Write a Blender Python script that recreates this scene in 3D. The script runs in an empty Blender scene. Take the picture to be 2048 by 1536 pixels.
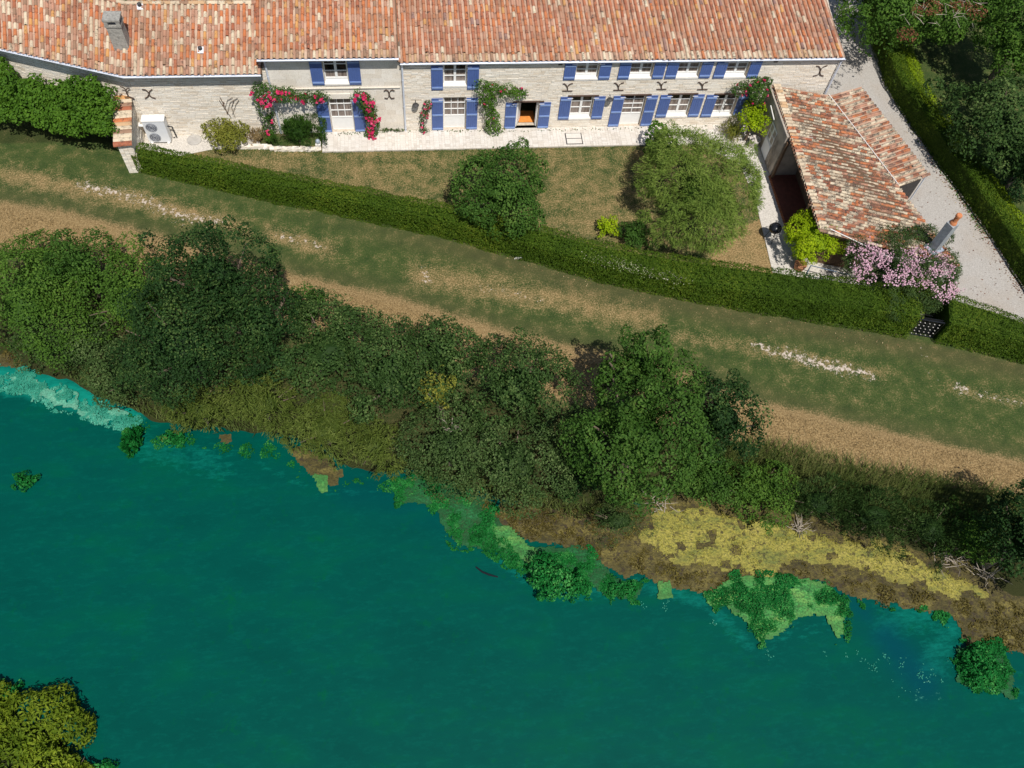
import bpy, math, random
import numpy as np
from mathutils import Matrix, Vector
rng = np.random.default_rng(7); random.seed(7)
C = bpy.context.scene.collection
# ------------------------------------------------------------------ camera
FPX, CAMH = 1700.0, 32.0
_n = np.array([-126, 978, FPX]); _n /= np.linalg.norm(_n)
_x = np.array([16480, -834, FPX]); _x /= np.linalg.norm(_x)
_x -= _x.dot(_n) * _n; _x /= np.linalg.norm(_x)
ROT = np.array([_x, np.cross(-_n, _x), -_n])          # world = ROT @ (right, down, forward)
cd = bpy.data.cameras.new('camera'); cam = bpy.data.objects.new('camera', cd); C.objects.link(cam)
r_, u_, b_ = ROT[:, 0], -ROT[:, 1], -ROT[:, 2]
cam.matrix_world = Matrix(((r_[0], u_[0], b_[0], 0), (r_[1], u_[1], b_[1], 0), (r_[2], u_[2], b_[2], CAMH), (0, 0, 0, 1)))
cd.sensor_width = 36; cd.lens = FPX * 36 / 2048; cd.clip_end = 2000; cd.clip_start = .1
sc = bpy.context.scene; sc.camera = cam
sc.render.resolution_x, sc.render.resolution_y = 1024, 768
# ------------------------------------------------------------------ light
SUN = Vector((-.11, .48, -.87)).normalized()          # direction the light travels
elev = math.asin(-SUN.z); azim = math.atan2(-SUN.x, -SUN.y)   # sun azimuth clockwise from +Y
w = bpy.data.worlds.new('World'); sc.world = w; w.use_nodes = True
nt = w.node_tree; bg = nt.nodes['Background']
sky = nt.nodes.new('ShaderNodeTexSky'); sky.sky_type = 'NISHITA'; sky.sun_disc = False
sky.sun_elevation = elev; sky.sun_rotation = azim
nt.links.new(sky.outputs[0], bg.inputs[0]); bg.inputs[1].default_value = .085
sd = bpy.data.lights.new('sun', 'SUN'); sd.energy = 4.6; sd.angle = math.radians(.53); sd.color = (1, .955, .89)
so = bpy.data.objects.new('sun', sd); C.objects.link(so); so.rotation_euler = SUN.to_track_quat('-Z', 'Y').to_euler()
sc.view_settings.view_transform = 'Standard'; sc.view_settings.look = 'None'
sc.view_settings.gamma = 1; sc.view_settings.exposure = 0.0; sc.view_settings.use_curve_mapping = False

# ------------------------------------------------------------------ survey helpers: photo point + height -> place
def ray(px, py): return ROT @ np.array([px - 1024, py - 768, FPX])
def P(px, py, z=0.0):
    d = ray(px, py); t = (z - CAMH) / d[2]; return np.array([d[0] * t, d[1] * t, z])
def PY(px, py, y):
    d = ray(px, py); t = y / d[1]; return np.array([d[0] * t, y, CAMH + d[2] * t])
def PPL(px, py, q, nrm):                                # on the plane through q
    d = ray(px, py); o = np.array([0, 0, CAMH]); t = np.dot(np.array(q) - o, nrm) / np.dot(d, nrm); return o + d * t
def proj(v):
    c = (np.asarray(v) - [0, 0, CAMH]) @ ROT
    return 1024 + FPX * c[..., 0] / c[..., 2], 768 + FPX * c[..., 1] / c[..., 2]
def scale_at(p): return FPX / ((np.asarray(p) - [0, 0, CAMH]) @ ROT)[2]
def inpoly(x, y, poly):
    r = np.zeros(np.shape(x), bool); n = len(poly)
    for i in range(n):
        x0, y0 = poly[i][:2]; x1, y1 = poly[(i + 1) % n][:2]
        if y0 == y1: continue
        r ^= ((y0 > y) != (y1 > y)) & (x < (x1 - x0) * (y - y0) / (y1 - y0) + x0)
    return r
def vnoise(x, y, s=1.0, seed=0):                        # cheap value noise, vectorised
    x = np.asarray(x, float) * s + seed * 17.3; y = np.asarray(y, float) * s - seed * 9.1
    xi, yi = np.floor(x), np.floor(y); fx, fy = x - xi, y - yi
    fx = fx * fx * (3 - 2 * fx); fy = fy * fy * (3 - 2 * fy)
    h = lambda a, b: np.modf(np.abs(np.sin(a * 127.1 + b * 311.7 + seed * 1.7) * 43758.5453))[0]
    return (h(xi, yi) * (1 - fx) + h(xi + 1, yi) * fx) * (1 - fy) + (h(xi, yi + 1) * (1 - fx) + h(xi + 1, yi + 1) * fx) * fy
def fnoise(x, y, s=1.0, seed=0, o=3): return sum(vnoise(x, y, s * 2 ** k, seed + k) / 2 ** k for k in range(o)) / (2 - .5 ** (o - 1))
def polydist(x, y, pl):
    d = np.full(np.shape(x), 1e9)
    for (a, b) in zip(pl[:-1], pl[1:]):
        a = np.array(a[:2]); b = np.array(b[:2]); v = b - a; L = v @ v
        t = np.clip(((x - a[0]) * v[0] + (y - a[1]) * v[1]) / L, 0, 1)
        d = np.minimum(d, np.hypot(x - a[0] - t * v[0], y - a[1] - t * v[1]))
    return d
def sstep(a, b, x): t = np.clip((x - a) / (b - a), 0, 1); return t * t * (3 - 2 * t)

# ------------------------------------------------------------------ mesh collector
class MB:
    def __init__(s): s.v = []; s.f = {3: [], 4: []}; s.t = []; s.n = 0; s.ng = []
    def add(s, v, f, tint=0.0):
        v = np.asarray(v, float).reshape(-1, 3); f = np.asarray(f, int)
        s.v.append(v); s.f[f.shape[1]].append(f + s.n)
        s.t.append(np.broadcast_to(np.asarray(tint, float), (len(v),)).copy()); s.n += len(v); return s
    def mixed(s, v, faces, tint=0.0):
        v = np.asarray(v, float); n0 = s.n; s.v.append(v); s.t.append(np.full(len(v), float(tint))); s.n += len(v)
        for f in faces:
            if len(f) in (3, 4): s.f[len(f)].append(np.array([f]) + n0)
            else: s.ng.append([i + n0 for i in f])
        return s
    def box(s, x0, x1, y0, y1, z0, z1, tint=0.0):
        v = [(x, y, z) for z in (z0, z1) for y in (y0, y1) for x in (x0, x1)]
        return s.add(v, [(0, 2, 3, 1), (4, 5, 7, 6), (0, 1, 5, 4), (2, 6, 7, 3), (0, 4, 6, 2), (1, 3, 7, 5)], tint)
    def hexa(s, v, tint=0.0):                           # 8 corners in box order
        return s.add(v, [(0, 2, 3, 1), (4, 5, 7, 6), (0, 1, 5, 4), (2, 6, 7, 3), (0, 4, 6, 2), (1, 3, 7, 5)], tint)
    def tube(s, pts, r, seg=6, tint=0.0, cap=True):
        pts = [np.asarray(p, float) for p in pts]; rs = r if hasattr(r, '__len__') else [r] * len(pts)
        V = []
        for i, p in enumerate(pts):
            t = pts[min(i + 1, len(pts) - 1)] - pts[max(i - 1, 0)]; t = t / (np.linalg.norm(t) + 1e-9)
            a = np.cross(t, [0, 0, 1.0]) if abs(t[2]) < .9 else np.cross(t, [1.0, 0, 0]); a /= np.linalg.norm(a); b = np.cross(t, a)
            for k in range(seg):
                an = 2 * math.pi * k / seg; V.append(p + rs[i] * (math.cos(an) * a + math.sin(an) * b))
        F = [(i * seg + k, i * seg + (k + 1) % seg, (i + 1) * seg + (k + 1) % seg, (i + 1) * seg + k) for i in range(len(pts) - 1) for k in range(seg)]
        if cap: F += [tuple(range(seg))[::-1], tuple((len(pts) - 1) * seg + k for k in range(seg))]
        return s.mixed(V, F, tint)
    def lathe(s, c, prof, seg=16, tint=0.0):            # prof: (radius, z)
        V = [(c[0] + r * math.cos(2 * math.pi * k / seg), c[1] + r * math.sin(2 * math.pi * k / seg), c[2] + z) for r, z in prof for k in range(seg)]
        F = [(i * seg + k, i * seg + (k + 1) % seg, (i + 1) * seg + (k + 1) % seg, (i + 1) * seg + k) for i in range(len(prof) - 1) for k in range(seg)]
        F += [tuple(range(seg))[::-1], tuple((len(prof) - 1) * seg + k for k in range(seg))]
        return s.mixed(V, F, tint)
    def prism(s, poly, z0, z1, tint=0.0):
        n = len(poly); V = [(p[0], p[1], z0) for p in poly] + [(p[0], p[1], z1) for p in poly]
        return s.mixed(V, [tuple(range(n))[::-1], tuple(range(n, 2 * n))] + [(i, (i + 1) % n, n + (i + 1) % n, n + i) for i in range(n)], tint)
    def mesh(s, name):
        me = bpy.data.meshes.new(name); V = np.concatenate(s.v); me.vertices.add(len(V)); me.vertices.foreach_set('co', V.ravel())
        loops = []; starts = []; n = 0
        for k in (3, 4):
            if s.f[k]:
                a = np.concatenate(s.f[k]); loops.append(a.ravel()); starts.append(n + np.arange(len(a)) * k); n += a.size
        for g in s.ng: loops.append(np.array(g)); starts.append(np.array([n])); n += len(g)
        L = np.concatenate(loops); S = np.concatenate(starts)
        me.loops.add(len(L)); me.loops.foreach_set('vertex_index', L.astype(np.int32))
        me.polygons.add(len(S)); me.polygons.foreach_set('loop_start', S.astype(np.int32))
        me.update(calc_edges=True); me.polygons.foreach_set('use_smooth', [False] * len(me.polygons))
        a = me.attributes.new('tint', 'FLOAT', 'POINT'); a.data.foreach_set('value', np.concatenate(s.t).astype(np.float32))
        return me
WL = {}                                                 # world location of every object
def link(o, parent=None, wloc=(0, 0, 0)):
    C.objects.link(o); wl = Vector(wloc)
    if parent is not None: o.parent = parent; o.location = wl - WL[parent.name]
    else: o.location = wl
    WL[o.name] = wl; return o
def part(name, mb, mat, parent=None, kind=None, label=None, smooth=False):
    me = mb.mesh(name) if isinstance(mb, MB) else mb
    me.materials.append(mat)
    if smooth: me.polygons.foreach_set('use_smooth', [True] * len(me.polygons))
    o = link(bpy.data.objects.new(name, me), parent)
    if kind: o['kind'] = kind
    if label: o['label'] = label
    return o
def thing(name, label, cat, loc, group=None):
    o = bpy.data.objects.new(name, None); o.empty_display_size = .2; link(o, None, loc)
    o['label'] = label; o['category'] = cat
    if group: o['group'] = group
    return o
def tag(o, label, cat, group=None):
    o['label'] = label; o['category'] = cat
    if group: o['group'] = group
    return o

# ------------------------------------------------------------------ materials
def nodes(name):
    m = bpy.data.materials.new(name); m.use_nodes = True; t = m.node_tree
    return m, t, t.nodes['Principled BSDF']
def N(t, ty, **kw):
    n = t.nodes.new('ShaderNode' + ty)
    for k, v in kw.items():
        if k.startswith('i_'): n.inputs[k[2:].replace('_', ' ')].default_value = v
        else: setattr(n, k, v)
    return n
def mixc(t, fac, a, b):
    n = t.nodes.new('ShaderNodeMix'); n.data_type = 'RGBA'
    for sck, v in ((0, fac), (6, a), (7, b)):
        if isinstance(v, (int, float)): n.inputs[sck].default_value = v
        elif isinstance(v, tuple): n.inputs[sck].default_value = (*v[:3], 1)
        else: t.links.new(v, n.inputs[sck])
    return n.outputs[2]
def ramp(t, src, stops, interp='LINEAR'):
    n = t.nodes.new('ShaderNodeValToRGB'); n.color_ramp.interpolation = interp; e = n.color_ramp.elements
    while len(e) < len(stops): e.new(.5)
    for k, (p, c) in enumerate(stops): e[k].position = p; e[k].color = (*c, 1) if isinstance(c, tuple) else (c, c, c, 1)
    t.links.new(src, n.inputs[0]); return n.outputs[0]
def noise(t, scale, detail=3, rough=.55, vec=None, stretch=None):
    n = t.nodes.new('ShaderNodeTexNoise'); n.inputs['Scale'].default_value = scale; n.inputs['Detail'].default_value = detail; n.inputs['Roughness'].default_value = rough
    g = t.nodes.new('ShaderNodeNewGeometry'); v = g.outputs['Position']
    if stretch:
        mp = t.nodes.new('ShaderNodeMapping'); mp.inputs['Scale'].default_value = stretch; t.links.new(v, mp.inputs[0]); v = mp.outputs[0]
    t.links.new(v, n.inputs['Vector']); return n.outputs['Fac']
def math_(t, op, a, b=None, clamp=False):
    n = t.nodes.new('ShaderNodeMath'); n.operation = op; n.use_clamp = clamp
    for k, v in enumerate((a, b)):
        if v is None: continue
        if isinstance(v, (int, float)): n.inputs[k].default_value = v
        else: t.links.new(v, n.inputs[k])
    return n.outputs[0]
def bump(t, b, src, strength=.5, dist=.02):
    n = t.nodes.new('ShaderNodeBump'); n.inputs['Strength'].default_value = strength; n.inputs['Distance'].default_value = dist
    t.links.new(src, n.inputs['Height']); t.links.new(n.outputs[0], b.inputs['Normal'])
def tint_value(t):
    a = N(t, 'Attribute', attribute_name='tint'); o = t.nodes.new('ShaderNodeObjectInfo')
    return math_(t, 'FRACT', math_(t, 'ADD', a.outputs['Fac'], o.outputs['Random']))
def simple(name, col, rough=.7, var=.15, scale=6, metal=0, bmp=.2, stretch=None, spec=.5):
    m, t, b = nodes(name); nz = noise(t, scale, 4, .6, stretch=stretch)
    f = ramp(t, nz, [(.3, 1 - var), (.7, 1 + var)])
    mul = t.nodes.new('ShaderNodeMix'); mul.data_type = 'RGBA'; mul.blend_type = 'MULTIPLY'; mul.inputs[0].default_value = 1
    mul.inputs[6].default_value = (*col, 1); t.links.new(f, mul.inputs[7]); t.links.new(mul.outputs[2], b.inputs['Base Color'])
    b.inputs['Roughness'].default_value = rough; b.inputs['Metallic'].default_value = metal; b.inputs['Specular IOR Level'].default_value = spec
    if bmp: bump(t, b, nz, bmp, .02)
    return m
def tiles_mat(name, stops, lichen=.3, dark=(.05, .045, .04)):
    m, t, b = nodes(name); tv = tint_value(t)
    c = ramp(t, tv, stops, 'CONSTANT')
    n1 = noise(t, 9, 4, .65); c = mixc(t, ramp(t, n1, [(.4, 0.0), (.8, .3)]), c, (.40, .27, .18))
    n2 = noise(t, 3.6, 6, .78); n3 = noise(t, 22, 3, .6); c = mixc(t, ramp(t, noise(t, .7, 4, .6), [(.4, 0.0), (.65, .4)]), c, (.26, .15, .09))
    li = math_(t, 'MULTIPLY', ramp(t, n2, [(.64 - lichen * .22, 0.0), (.72 - lichen * .17, 1.0)]), ramp(t, n3, [(.36, 0.15), (.54, .95)]))
    c = mixc(t, li, c, dark); t.links.new(c, b.inputs['Base Color']); b.inputs['Roughness'].default_value = .85
    b.inputs['Specular IOR Level'].default_value = .25
    bump(t, b, n3, .3, .01); return m
OR, RD, PK, CR, YO, PU, BR = (.52, .165, .06), (.35, .11, .055), (.46, .235, .155), (.64, .54, .39), (.58, .29, .095), (.27, .155, .135), (.29, .175, .115)
M = {}
M['tile_left'] = tiles_mat('terracotta mix pale', [(0, OR), (.2, CR), (.34, PK), (.52, RD), (.64, YO), (.74, CR), (.84, BR), (.93, OR)], .42)
M['tile_mid'] = tiles_mat('terracotta orange', [(0, OR), (.3, RD), (.45, OR), (.6, PK), (.74, YO), (.86, RD), (.93, CR), (.97, BR)], .5)
M['tile_main'] = tiles_mat('terracotta rose', [(0, (.43, .155, .08)), (.30, (.36, .125, .07)), (.48, OR), (.60, PK), (.72, RD), (.80, (.46, .18, .09)), (.87, YO), (.92, PU), (.96, CR)], .5)
M['tile_shed'] = tiles_mat('terracotta lichened', [(0, CR), (.22, OR), (.36, RD), (.5, CR), (.66, PK), (.78, CR), (.9, OR), (.96, BR)], .95)
M['tile_eave'] = tiles_mat('terracotta eave weathered', [(0, CR), (.3, (.55, .36, .2)), (.5, PK), (.65, BR), (.8, CR), (.92, OR)], .55)
M['channel'] = tiles_mat('terracotta channel', [(0, (.42, .25, .175)), (.35, (.50, .33, .24)), (.7, (.34, .19, .13)), (.85, (.53, .39, .29))], .35)
def stone_mat(name, a, b_, c_):
    m, t, b = nodes(name); tv = tint_value(t); c = ramp(t, tv, [(0, a), (.45, b_), (.8, a), (1, c_)])
    n1 = noise(t, 1.1, 5, .6); c = mixc(t, ramp(t, n1, [(.45, 0.0), (.75, .28)]), c, (.46, .38, .28))
    n2 = noise(t, 18, 4, .6); c = mixc(t, ramp(t, n2, [(.5, 0.0), (.8, .5)]), c, (.34, .30, .25))
    t.links.new(c, b.inputs['Base Color']); b.inputs['Roughness'].default_value = .9; b.inputs['Specular IOR Level'].default_value = .2
    bump(t, b, n2, .5, .015); return m
M['stone'] = stone_mat('limestone rubble', (.80, .73, .62), (.84, .79, .70), (.70, .61, .49))
M['ashlar'] = stone_mat('limestone dressed', (.80, .74, .64), (.83, .78, .70), (.74, .67, .57))
M['mortar'] = simple('lime mortar', (.52, .44, .35), .95, .2, 8)
M['paver'] = stone_mat('pale stone paver', (.66, .61, .545), (.71, .67, .61), (.57, .52, .46))
M['joint'] = simple('paving joint sand', (.46, .42, .36), .95, .2, 6)
M['white'] = simple('white painted wood', (.82, .82, .80), .45, .04, 4, bmp=0)
M['sill'] = simple('white stone sill', (.78, .75, .70), .7, .08, 6)
M['blue'] = simple('blue painted shutter', (.072, .125, .33), .5, .07, 5, bmp=.05)
M['bluelight'] = simple('lighter blue batten', (.22, .32, .58), .5, .07, 5, bmp=0)  # battens in a lighter blue than the shutter boards
M['hinge'] = simple('white painted hinge', (.7, .72, .78), .5, .05, 5, bmp=0)
M['zinc'] = simple('zinc gutter', (.62, .66, .74), .45, .08, 2, metal=.15, bmp=.05)
M['iron'] = simple('rusty wrought iron', (.075, .045, .032), .8, .3, 12)
M['dark'] = simple('dark iron', (.045, .042, .042), .6, .2, 12)
M['black'] = simple('black enamel', (.012, .013, .016), .25, .1, 6, bmp=0)
M['wood'] = simple('brown timber', (.13, .075, .04), .8, .35, 7, stretch=(6, 6, .6))
M['slat'] = simple('weathered slat timber', (.20, .125, .075), .85, .3, 7, stretch=(6, 6, .6))
M['endwood'] = simple('dark tarred boards', (.045, .040, .036), .85, .3, 9)
M['redfloor'] = simple('red quarry tile floor', (.16, .05, .03), .7, .25, 5)
M['brickedge'] = simple('brick edging', (.42, .15, .06), .8, .3, 9)
M['orangefloor'] = simple('orange terracotta floor', (.75, .27, .06), .5, .2, 5)
M['room'] = simple('room interior', (.16, .12, .09), .9, .1, 3, bmp=0)
M['plaster'] = simple('old render', (.40, .35, .29), .9, .25, 2.5)
M['concrete'] = simple('grey concrete', (.42, .40, .37), .9, .15, 4)
M['chim'] = simple('lichened chimney render', (.30, .29, .26), .95, .35, 9, bmp=.6)
M['slate'] = simple('grey chimney side', (.30, .32, .33), .8, .25, 7)
M['lead'] = simple('lead flashing', (.32, .37, .44), .5, .15, 5)
M['pot'] = simple('clay chimney pot', (.55, .20, .08), .8, .2, 10)
M['metal'] = simple('heat pump casing', (.72, .74, .76), .4, .03, 3, bmp=0)
M['fan'] = simple('fan grille grey', (.12, .13, .16), .5, .1, 40)
M['steel'] = simple('blue grey steel tube', (.20, .26, .34), .4, .1, 5, metal=.5, bmp=0)
M['bark'] = simple('bark', (.16, .12, .085), .95, .35, 9, bmp=.6)
M['twig'] = simple('pale bare twig', (.34, .29, .23), .9, .25, 9, bmp=0)
M['planter'] = simple('pale planter', (.55, .50, .47), .8, .12, 6)
M['terra'] = simple('terracotta planter', (.40, .18, .09), .8, .15, 6)
M['soil'] = simple('dry soil', (.22, .17, .11), .95, .3, 4)
gm, t, b = nodes('window glass'); b.inputs['Base Color'].default_value = (.03, .022, .018, 1); b.inputs['Roughness'].default_value = .08
n_ = noise(t, 1.7, 3); t.links.new(ramp(t, n_, [(.4, (.012, .010, .010)), (.62, (.10, .065, .045))]), b.inputs['Base Color']); M['glass'] = gm
gm, t, b = nodes('curtained glass'); b.inputs['Roughness'].default_value = .12
n_ = noise(t, 9, 3, stretch=(1, 1, .1)); t.links.new(ramp(t, n_, [(.35, (.12, .09, .075)), (.65, (.30, .25, .22))]), b.inputs['Base Color']); M['curtain'] = gm
# gravel drive
gm, t, b = nodes('pale gravel'); a = noise(t, 26, 4, .7); c = ramp(t, a, [(.3, (.26, .24, .215)), (.5, (.40, .375, .34)), (.75, (.55, .52, .48))])
n2 = noise(t, .5, 4, .6); c = mixc(t, ramp(t, n2, [(.45, 0.0), (.7, .4)]), c, (.36, .29, .22)); n3 = noise(t, 5, 2, .5)
c = mixc(t, ramp(t, n3, [(.70, 0.0), (.76, .7)]), c, (.17, .13, .10)); t.links.new(c, b.inputs['Base Color']); b.inputs['Roughness'].default_value = .95; bump(t, b, a, .6, .02); M['gravel'] = gm
gm, t, b = nodes('pale patio'); a = noise(t, 14, 4, .7); c = ramp(t, a, [(.3, (.40, .37, .33)), (.55, (.60, .56, .50)), (.8, (.70, .66, .60))])
t.links.new(c, b.inputs['Base Color']); b.inputs['Roughness'].default_value = .95; bump(t, b, a, .4, .02); M['patio'] = gm
# ground sheet: masks ride on the mesh as attributes, fine detail is noise
gm, t, b = nodes('grass ground'); at = N(t, 'Attribute', attribute_name='cover'); sp = t.nodes.new('ShaderNodeSeparateColor'); t.links.new(at.outputs['Color'], sp.inputs[0])
fine = noise(t, 14, 5, .75); med = noise(t, 1.6, 5, .62); big = noise(t, .45, 3, .5); blade = noise(t, 38, 3, .7)
g = ramp(t, med, [(.3, (.027, .060, .015)), (.52, (.054, .086, .022)), (.75, (.105, .118, .038))])
g = mixc(t, ramp(t, fine, [(.46, 0.0), (.72, .5)]), g, (.17, .15, .066))
g = mixc(t, ramp(t, blade, [(.5, 0.0), (.8, .5)]), g, (.032, .045, .012))
s_ = ramp(t, fine, [(.3, (.13, .085, .035)), (.5, (.31, .21, .095)), (.72, (.58, .43, .22))])
s_ = mixc(t, ramp(t, blade, [(.48, 0.0), (.75, .55)]), s_, (.16, .12, .055))
sf = math_(t, 'ADD', sp.outputs[0], math_(t, 'MULTIPLY', math_(t, 'SUBTRACT', med, .5), 1.05)); sf = math_(t, 'ADD', sf, math_(t, 'MULTIPLY', math_(t, 'SUBTRACT', fine, .5), 1.5))
c = mixc(t, ramp(t, sf, [(.30, 0.0), (.82, 1.0)]), g, s_)
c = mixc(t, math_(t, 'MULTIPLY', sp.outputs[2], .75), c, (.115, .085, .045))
ch = noise(t, 4.5, 6, .8); cf = math_(t, 'ADD', sp.outputs[1], math_(t, 'MULTIPLY', math_(t, 'SUBTRACT', ch, .5), 2.6))
c = mixc(t, ramp(t, cf, [(.56, 0.0), (.68, 1.0)]), c, mixc(t, fine, (.50, .36, .27), (.72, .67, .60)))
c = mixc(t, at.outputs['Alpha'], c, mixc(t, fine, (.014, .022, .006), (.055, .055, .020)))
t.links.new(c, b.inputs['Base Color']); b.inputs['Roughness'].default_value = .97; b.inputs['Specular IOR Level'].default_value = .1
bump(t, b, fine, .9, .06); M['ground'] = gm
# water
gm, t, b = nodes('teal water'); a = noise(t, .55, 5, .6, stretch=(.6, 1.3, 1)); a2 = noise(t, 3.5, 6, .75, stretch=(.6, 1.5, 1)); a3 = noise(t, 30, 3, .6)
c = ramp(t, a, [(.3, (.000, .056, .044)), (.5, (.000, .064, .049)), (.68, (.000, .075, .045))])
c = mixc(t, ramp(t, a2, [(.50, 0.0), (.80, .5)]), c, (.001, .115, .082)); c = mixc(t, ramp(t, noise(t, 1.6, 6, .75), [(.58, 0.0), (.72, .6)]), c, (.0, .085, .030))
at = N(t, 'Attribute', attribute_name='cover'); sp = t.nodes.new('ShaderNodeSeparateColor'); t.links.new(at.outputs['Color'], sp.inputs[0])
c = mixc(t, ramp(t, math_(t, 'ADD', sp.outputs[0], math_(t, 'MULTIPLY', math_(t, 'SUBTRACT', a2, .5), .9)), [(.35, 0.0), (.95, 1.0)]), c, (.005, .22, .165))
c = mixc(t, ramp(t, math_(t, 'ADD', sp.outputs[1], math_(t, 'MULTIPLY', math_(t, 'SUBTRACT', a2, .5), 1.6)), [(.75, 0.0), (1.05, .9)]), c, (.12, .50, .34))
c = mixc(t, sp.outputs[2], c, (.0, .048, .070))
t.links.new(c, b.inputs['Base Color']); b.inputs['Roughness'].default_value = .3; b.inputs['Specular IOR Level'].default_value = .12
bump(t, b, a3, .12, .02); M['water'] = gm
def algae_mat(name, a_, b_, c_, hole):
    m, t, b = nodes(name); n1 = noise(t, 1.4, 5, .7, stretch=(.7, 1.5, 1)); n2 = noise(t, 12, 4, .7); n3 = noise(t, 4.5, 5, .75)
    c = ramp(t, n1, [(.32, a_), (.5, b_), (.7, c_)]); c = mixc(t, ramp(t, n2, [(.42, 0.0), (.62, .75)]), c, tuple(x * .45 for x in a_))
    c = mixc(t, ramp(t, n3, [(.53, 0.0), (.60, hole)]), c, (.035, .024, .010))
    tv = N(t, 'Attribute', attribute_name='tint'); c = mixc(t, math_(t, 'MULTIPLY', tv.outputs['Fac'], .8), c, tuple(x * .35 + y * .15 for x, y in zip(b_, c_)))
    t.links.new(c, b.inputs['Base Color']); b.inputs['Roughness'].default_value = .8; bump(t, b, n2, .8, .05); return m
M['al_yellow'] = algae_mat('yellow algae', (.13, .16, .035), (.34, .30, .048), (.44, .37, .085), .75)
M['al_brown'] = algae_mat('brown algae', (.040, .034, .006), (.11, .088, .018), (.22, .18, .040), .97)
M['al_green'] = algae_mat('green floating weed', (.02, .13, .025), (.06, .30, .06), (.22, .42, .09), .35)
M['al_deep'] = algae_mat('deep green weed', (.001, .06, .008), (.002, .11, .02), (.02, .20, .06), .3)
M['al_pale'] = algae_mat('pale turquoise weed', (.04, .36, .24), (.13, .46, .30), (.24, .55, .38), .25)
def leaf_mat(name, a_, b_, c_=None, spec=.12, trans=.22):
    m, t, b = nodes(name); at = N(t, 'Attribute', attribute_name='tint'); n1 = noise(t, .8, 3, .6)
    f = math_(t, 'ADD', math_(t, 'MULTIPLY', at.outputs['Fac'], .75), math_(t, 'MULTIPLY', math_(t, 'SUBTRACT', n1, .35), .8), True)
    c = ramp(t, f, [(0, a_), (.6, b_), (1, c_ or b_)])
    t.links.new(c, b.inputs['Base Color']); b.inputs['Roughness'].default_value = .6; b.inputs['Specular IOR Level'].default_value = spec
    tr = t.nodes.new('ShaderNodeBsdfTranslucent'); t.links.new(c, tr.inputs[0]); mx = t.nodes.new('ShaderNodeMixShader'); mx.inputs[0].default_value = trans
    t.links.new(b.outputs[0], mx.inputs[1]); t.links.new(tr.outputs[0], mx.inputs[2]); t.links.new(mx.outputs[0], t.nodes['Material Output'].inputs[0]); return m
L = {}
L['dark'] = leaf_mat('leaf dark green', (.006, .020, .005), (.024, .064, .014), (.12, .18, .045))  # palest stop raised to paint crown highlights into the leaf colour
L['mid'] = leaf_mat('leaf mid green', (.016, .050, .006), (.055, .125, .018), (.130, .215, .040))
L['sage'] = leaf_mat('leaf sage green', (.010, .030, .006), (.048, .098, .022), (.17, .235, .07))
L['bright'] = leaf_mat('leaf fresh green', (.030, .075, .010), (.070, .150, .018), (.13, .21, .03))
L['grey'] = leaf_mat('leaf grey green', (.016, .038, .008), (.060, .108, .028), (.17, .23, .08))
L['olive'] = leaf_mat('leaf olive willow', (.040, .066, .010), (.095, .132, .022), (.18, .22, .05))
L['bamboo'] = leaf_mat('leaf bamboo', (.055, .11, .014), (.165, .24, .040), (.32, .38, .09))
L['lime'] = leaf_mat('leaf lime yellow', (.15, .24, .005), (.31, .44, .008), (.52, .60, .02), trans=.3)
L['yellow'] = leaf_mat('leaf yellowing shrub', (.10, .12, .02), (.20, .21, .03), (.30, .28, .05))
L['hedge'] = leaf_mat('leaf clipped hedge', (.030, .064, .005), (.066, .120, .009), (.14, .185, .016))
L['hedgelit'] = leaf_mat('leaf hedge painted sunlit', (.11, .18, .006), (.20, .30, .010), (.32, .40, .02))  # brighter hedge leaves, sunlight on the hedge top put into the colour
L['vine'] = leaf_mat('leaf vine', (.030, .085, .008), (.075, .165, .014), (.12, .23, .025))
L['near'] = leaf_mat('leaf olive gold', (.035, .075, .004), (.12, .175, .010), (.30, .36, .03))
L['weed'] = leaf_mat('leaf water weed', (.002, .06, .008), (.012, .17, .030), (.12, .42, .10))
L['weedpale'] = leaf_mat('leaf turquoise weed', (.01, .20, .13), (.06, .36, .25), (.25, .58, .42))
L['scum'] = leaf_mat('leaf yellow algae', (.12, .13, .02), (.30, .27, .04), (.46, .41, .10))
L['scumbrown'] = leaf_mat('leaf brown algae', (.025, .020, .004), (.105, .085, .018), (.28, .235, .055))
L['rose'] = leaf_mat('rose petal', (.42, .012, .07), (.60, .03, .12), (.72, .16, .25), trans=.15)
L['pink'] = leaf_mat('pale pink petal', (.50, .27, .36), (.66, .42, .50), (.80, .62, .66), trans=.2)
L['cream'] = leaf_mat('white petal', (.7, .68, .6), (.8, .8, .75), (.8, .8, .75))
L['cream'] = leaf_mat('fallen pale petals', (.35, .36, .2), (.6, .58, .4), (.7, .68, .55))
L['straw'] = leaf_mat('dry straw blade', (.11, .075, .03), (.30, .215, .10), (.52, .41, .23), spec=.15)
L['reed'] = leaf_mat('reed blade', (.045, .075, .015), (.10, .135, .03), (.26, .24, .09), spec=.2)
L['redleaf'] = leaf_mat('leaf brown dead', (.10, .035, .018), (.20, .08, .04), (.28, .14, .07))

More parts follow.
